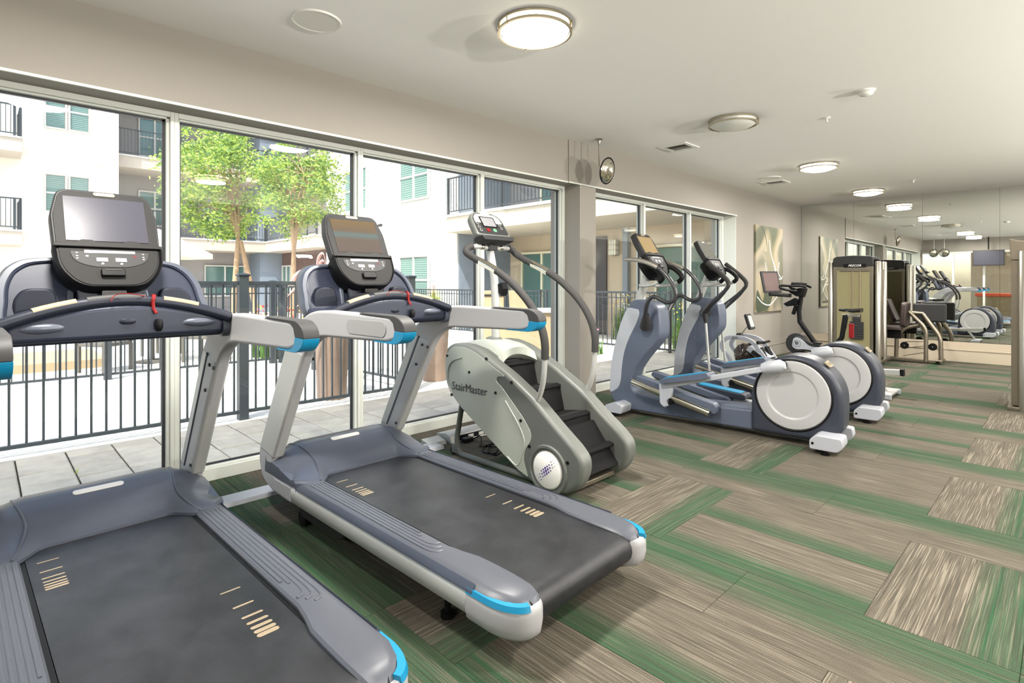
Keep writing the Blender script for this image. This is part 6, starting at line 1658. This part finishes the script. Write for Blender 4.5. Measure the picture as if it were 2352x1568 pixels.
# ---- planters with grasses
def planter(pos, r0, r1, h, label):
    e = empty('tall_planter', pos, 0, label, 'planter')
    G().lathe([(0, 0), (r0, 0), (r0 + 0.01, 0.02), (r1 - 0.015, h - 0.06), (r1, h - 0.05), (r1 + 0.005, h), (r1 - 0.035, h), (r1 - 0.05, h - 0.08), (0, h - 0.08)], 36).build('pot', M['planter'], e)
    G().lathe([(0, h - 0.09), (r1 - 0.05, h - 0.09), (r1 - 0.05, h - 0.07), (0, h - 0.06)], 24).build('soil', M['bld_brick'], e)
    return e
planter((-6.20, 3.02, 0), 0.16, 0.215, 0.98, 'tall tapered taupe planter left of the window mullion, behind the railing')
planter((-6.33, 4.62, 0), 0.16, 0.23, 0.98, 'tall tapered taupe planter behind the second treadmill arm')
def blades(g, c, n, h0, h1, sp, rnd, w=0.006, droop=0.5):
    for k in range(n):
        a = rnd.uniform(0, 2 * PI); h = rnd.uniform(h0, h1); r = rnd.uniform(0.2, 1) * sp
        pts = []
        for i in range(6):
            t = i / 5
            pts.append(Vector((c[0] + math.cos(a) * r * t ** 1.5 + rnd.uniform(-.01, .01), c[1] + math.sin(a) * r * t ** 1.5, c[2] + h * (t - droop * t ** 3 * (r / sp)))))
        sd = Vector((-math.sin(a), math.cos(a), 0))
        v = []
        for i, p in enumerate(pts):
            ww = w * (1 - i / 5.5); v += [tuple(p - sd * ww), tuple(p + sd * ww)]
        g.add(v, [(2 * i, 2 * i + 1, 2 * i + 3, 2 * i + 2) for i in range(5)])
rnd = random.Random(11)
gp = empty('fountain_grass', (-6.20, 3.02, 0.9), 0, 'reddish fountain grass with pink plumes in the left planter', 'ornamental grass')
g = G(); blades(g, (0, 0, 0), 150, 0.35, 0.75, 0.42, rnd, 0.004, 0.7); g.build('blades', M['grass_r'], gp, smooth=0, fix=False)['kind'] = 'stuff'
for a, L, h in ((3.4, 0.75, 0.62), (3.7, 0.62, 0.42), (3.55, 0.55, 0.25), (3.0, 0.62, 0.72), (4.1, 0.5, 0.6), (2.2, 0.4, 0.75), (0.5, 0.35, 0.6), (3.2, 0.4, 0.8)):
    pts = catmull([(0, 0, 0), (math.cos(a) * L * 0.4, math.sin(a) * L * 0.4, h * 0.95), (math.cos(a) * L * 0.75, math.sin(a) * L * 0.75, h), (math.cos(a) * L, math.sin(a) * L, h * 0.72)], 6)
    G().tube(pts, [0.002] * 8 + [0.008, 0.014, 0.018, 0.02, 0.02, 0.019, 0.017, 0.013, 0.009, 0.006, 0.003], 6).build('plume', M['plume'], gp)
gq = empty('spiky_grass', (-6.33, 4.62, 0.9), 0, 'yellow green spiky grass in the right planter', 'ornamental grass')
g = G(); blades(g, (0, 0, 0), 170, 0.28, 0.5, 0.25, rnd, 0.006, 0.4); g.build('blades', M['grass_y'], gq, smooth=0, fix=False)['kind'] = 'stuff'
g = G(); blades(g, (0, 0, 0), 10, 0.55, 0.75, 0.22, rnd, 0.006, 0.1); g.build('dark_blades', M['grass_r'], gq, smooth=0, fix=False)['kind'] = 'stuff'

# ---- flower beds
def bed(x, y, lx, ly, h, label, n, cols, rnd, r=0.02):
    e = empty('flower_bed', (x, y, 0), 0, label, 'flowers')
    g = G(); blades(g, (0, 0, 0), 1, 0.1, 0.2, 0.1, rnd)
    for k in range(n):
        blades(g, (rnd.uniform(-lx, lx), rnd.uniform(-ly, ly), 0), 3, h * 0.5, h, 0.16, rnd, 0.018, 0.2)
    g.build('leaves', M['leaf_b'], e, smooth=0, fix=False)['kind'] = 'stuff'
    for cn_ in cols:
        g = G()
        for k in range(n // 2):
            g.ball((rnd.uniform(-lx, lx), rnd.uniform(-ly, ly), h * rnd.uniform(0.7, 1.15)), r * rnd.uniform(0.7, 1.5), 6)
        g.build('blossoms', M[cn_], e)['kind'] = 'stuff'
bed(-10.3, 4.3, 0.3, 0.7, 0.85, 'pink and yellow flowers seen through the railing', 110, ('fl_pink', 'fl_yel', 'fl_red'), rnd)
bed(-6.6, 8.2, 0.25, 0.45, 0.42, 'pale rose bush beside the stone grill counter', 70, ('fl_pink', 'print_white'), rnd)
bed(-7.6, 11.3, 0.25, 0.25, 1.0, 'tall bush on the terrace behind the first elliptical', 90, ('fl_yel', 'print_white'), rnd)
bed(-5.6, 10.6, 0.25, 0.25, 0.85, 'bush on the terrace behind the second elliptical', 80, ('fl_yel',), rnd)

# ---- stone grill counter
gc = empty('grill_counter', (-6.85, 6.75, 0), math.radians(45.8), 'pale stone outdoor counter with a sloped grill hood', 'outdoor counter')
G().box(-0.62, 0.60, -0.35, 0.35, 0, 0.87).build('counter_base', M['stone'], gc, bevel=0.01)
G().box(-0.68, 0.68, -0.40, 0.40, 0.87, 0.92).build('countertop', M['curb'], gc, bevel=0.01)
G().prism([(-0.10, 0.92), (0.22, 0.92), (0.08, 1.24), (-0.12, 1.24)], -0.28, 0.28, 'y').build('grill_hood', M['stone'], gc, bevel=0.008)
G().box(-0.55, -0.2, -0.22, 0.22, 0.92, 1.24).build('grill_box', M['stone'], gc, bevel=0.008)
G().box(-0.56, -0.19, -0.235, -0.22, 1.15, 1.18).build('grill_handle', M['charcoal'], gc)

# ---- courtyard furniture
def chair(x, y, rz, lb):
    c = empty('patio_chair', (x, y, 0), rz, lb, 'chair', 'patio chairs')
    G().box(-0.25, 0.25, -0.25, 0.25, 0.40, 0.45).build('seat', M['wicker'], c, bevel=0.01)
    g = G().box(-0.25, 0.25, 0.21, 0.25, 0.45, 0.50).box(-0.25, 0.25, 0.21, 0.25, 0.82, 0.88).box(-0.25, -0.21, 0.21, 0.25, 0.45, 0.85).box(0.21, 0.25, 0.21, 0.25, 0.45, 0.85)
    for k in range(5): g.box(-0.16 + k * 0.08 - 0.012, -0.16 + k * 0.08 + 0.012, 0.22, 0.24, 0.48, 0.84)
    g.build('backrest', M['wicker'], c)
    for sx in (-1, 1):
        G().box(sx * 0.23 - 0.02, sx * 0.23 + 0.02, -0.24, 0.22, 0.62, 0.65).build('armrest', M['wicker'], c)
        for sy in (-1, 1):
            G().box(sx * 0.23 - 0.02, sx * 0.23 + 0.02, sy * 0.23 - 0.02, sy * 0.23 + 0.02, 0, 0.64 if sy < 0 else 0.42).build('leg', M['wicker'], c)
    return c
chair(-10.55, 1.40, 0.6, 'left of the brown patio chairs seen under the treadmill bar')
chair(-10.75, 2.85, -0.9, 'right of the brown patio chairs seen under the treadmill bar')
chair(-12.2, 2.5, 2.4, 'brown patio chair on the far side of the round table')
pt = empty('patio_table', (-11.2, 2.15, 0), 0, 'round brown patio table between the chairs', 'table')
G().lathe([(0, 0.70), (0.45, 0.70), (0.46, 0.735), (0, 0.74)], 28).build('table_top', M['wicker'], pt)
G().cyl((0, 0, 0.36), (0, 0, 1), 0.035, 0.7, 12).build('stem', M['wicker'], pt)
G().lathe([(0, 0), (0.25, 0), (0.24, 0.03), (0, 0.04)], 24).build('base', M['wicker'], pt)
um = empty('patio_umbrella', (-17.3, 3.45, 0), 0, 'cream canvas umbrella beyond the window mullion', 'umbrella')
G().cyl((0, 0, 1.3), (0, 0, 1), 0.03, 2.6, 10).build('pole', M['bark'], um)
g = G(); n = 8
v = [(0, 0, 2.85)] + [(1.35 * math.cos(2 * PI * k / n), 1.35 * math.sin(2 * PI * k / n), 2.2) for k in range(n)]
g.add(v, [(0, 1 + k, 1 + (k + 1) % n) for k in range(n)])
g.add([(p[0], p[1], p[2] - 0.03) for p in v], [(0, 1 + (k + 1) % n, 1 + k) for k in range(n)])
g.add([(p[0], p[1], p[2]) for p in v[1:]] + [(p[0], p[1], p[2] - 0.14) for p in v[1:]], [(k, (k + 1) % n, (k + 1) % n + n, k + n) for k in range(n)])
g.build('canopy', M['umbrella'], um, smooth=0, fix=False)
lg = G().box(-13.0, -11.1, -4.0, 1.5, -0.01, 0.14)
o = lg.build('raised_curb', M['stone'], bevel=0.01); tag(o, 'low raised stone edge on the sunlit ground at the left', 'curb')
for y, lb in ((8.6, 'potted fern on the terrace by the dark door'),):
    e = empty('potted_fern', (-9.0, 11.2, 0), 0, lb, 'potted plant')
    G().lathe([(0, 0), (0.16, 0), (0.2, 0.4), (0.17, 0.4), (0, 0.36)], 20).build('pot', M['planter'], e)
    g = G(); blades(g, (0, 0, 0.38), 90, 0.5, 1.2, 0.4, rnd, 0.01, 0.5); g.build('fronds', M['leaf_b'], e, smooth=0, fix=False)['kind'] = 'stuff'
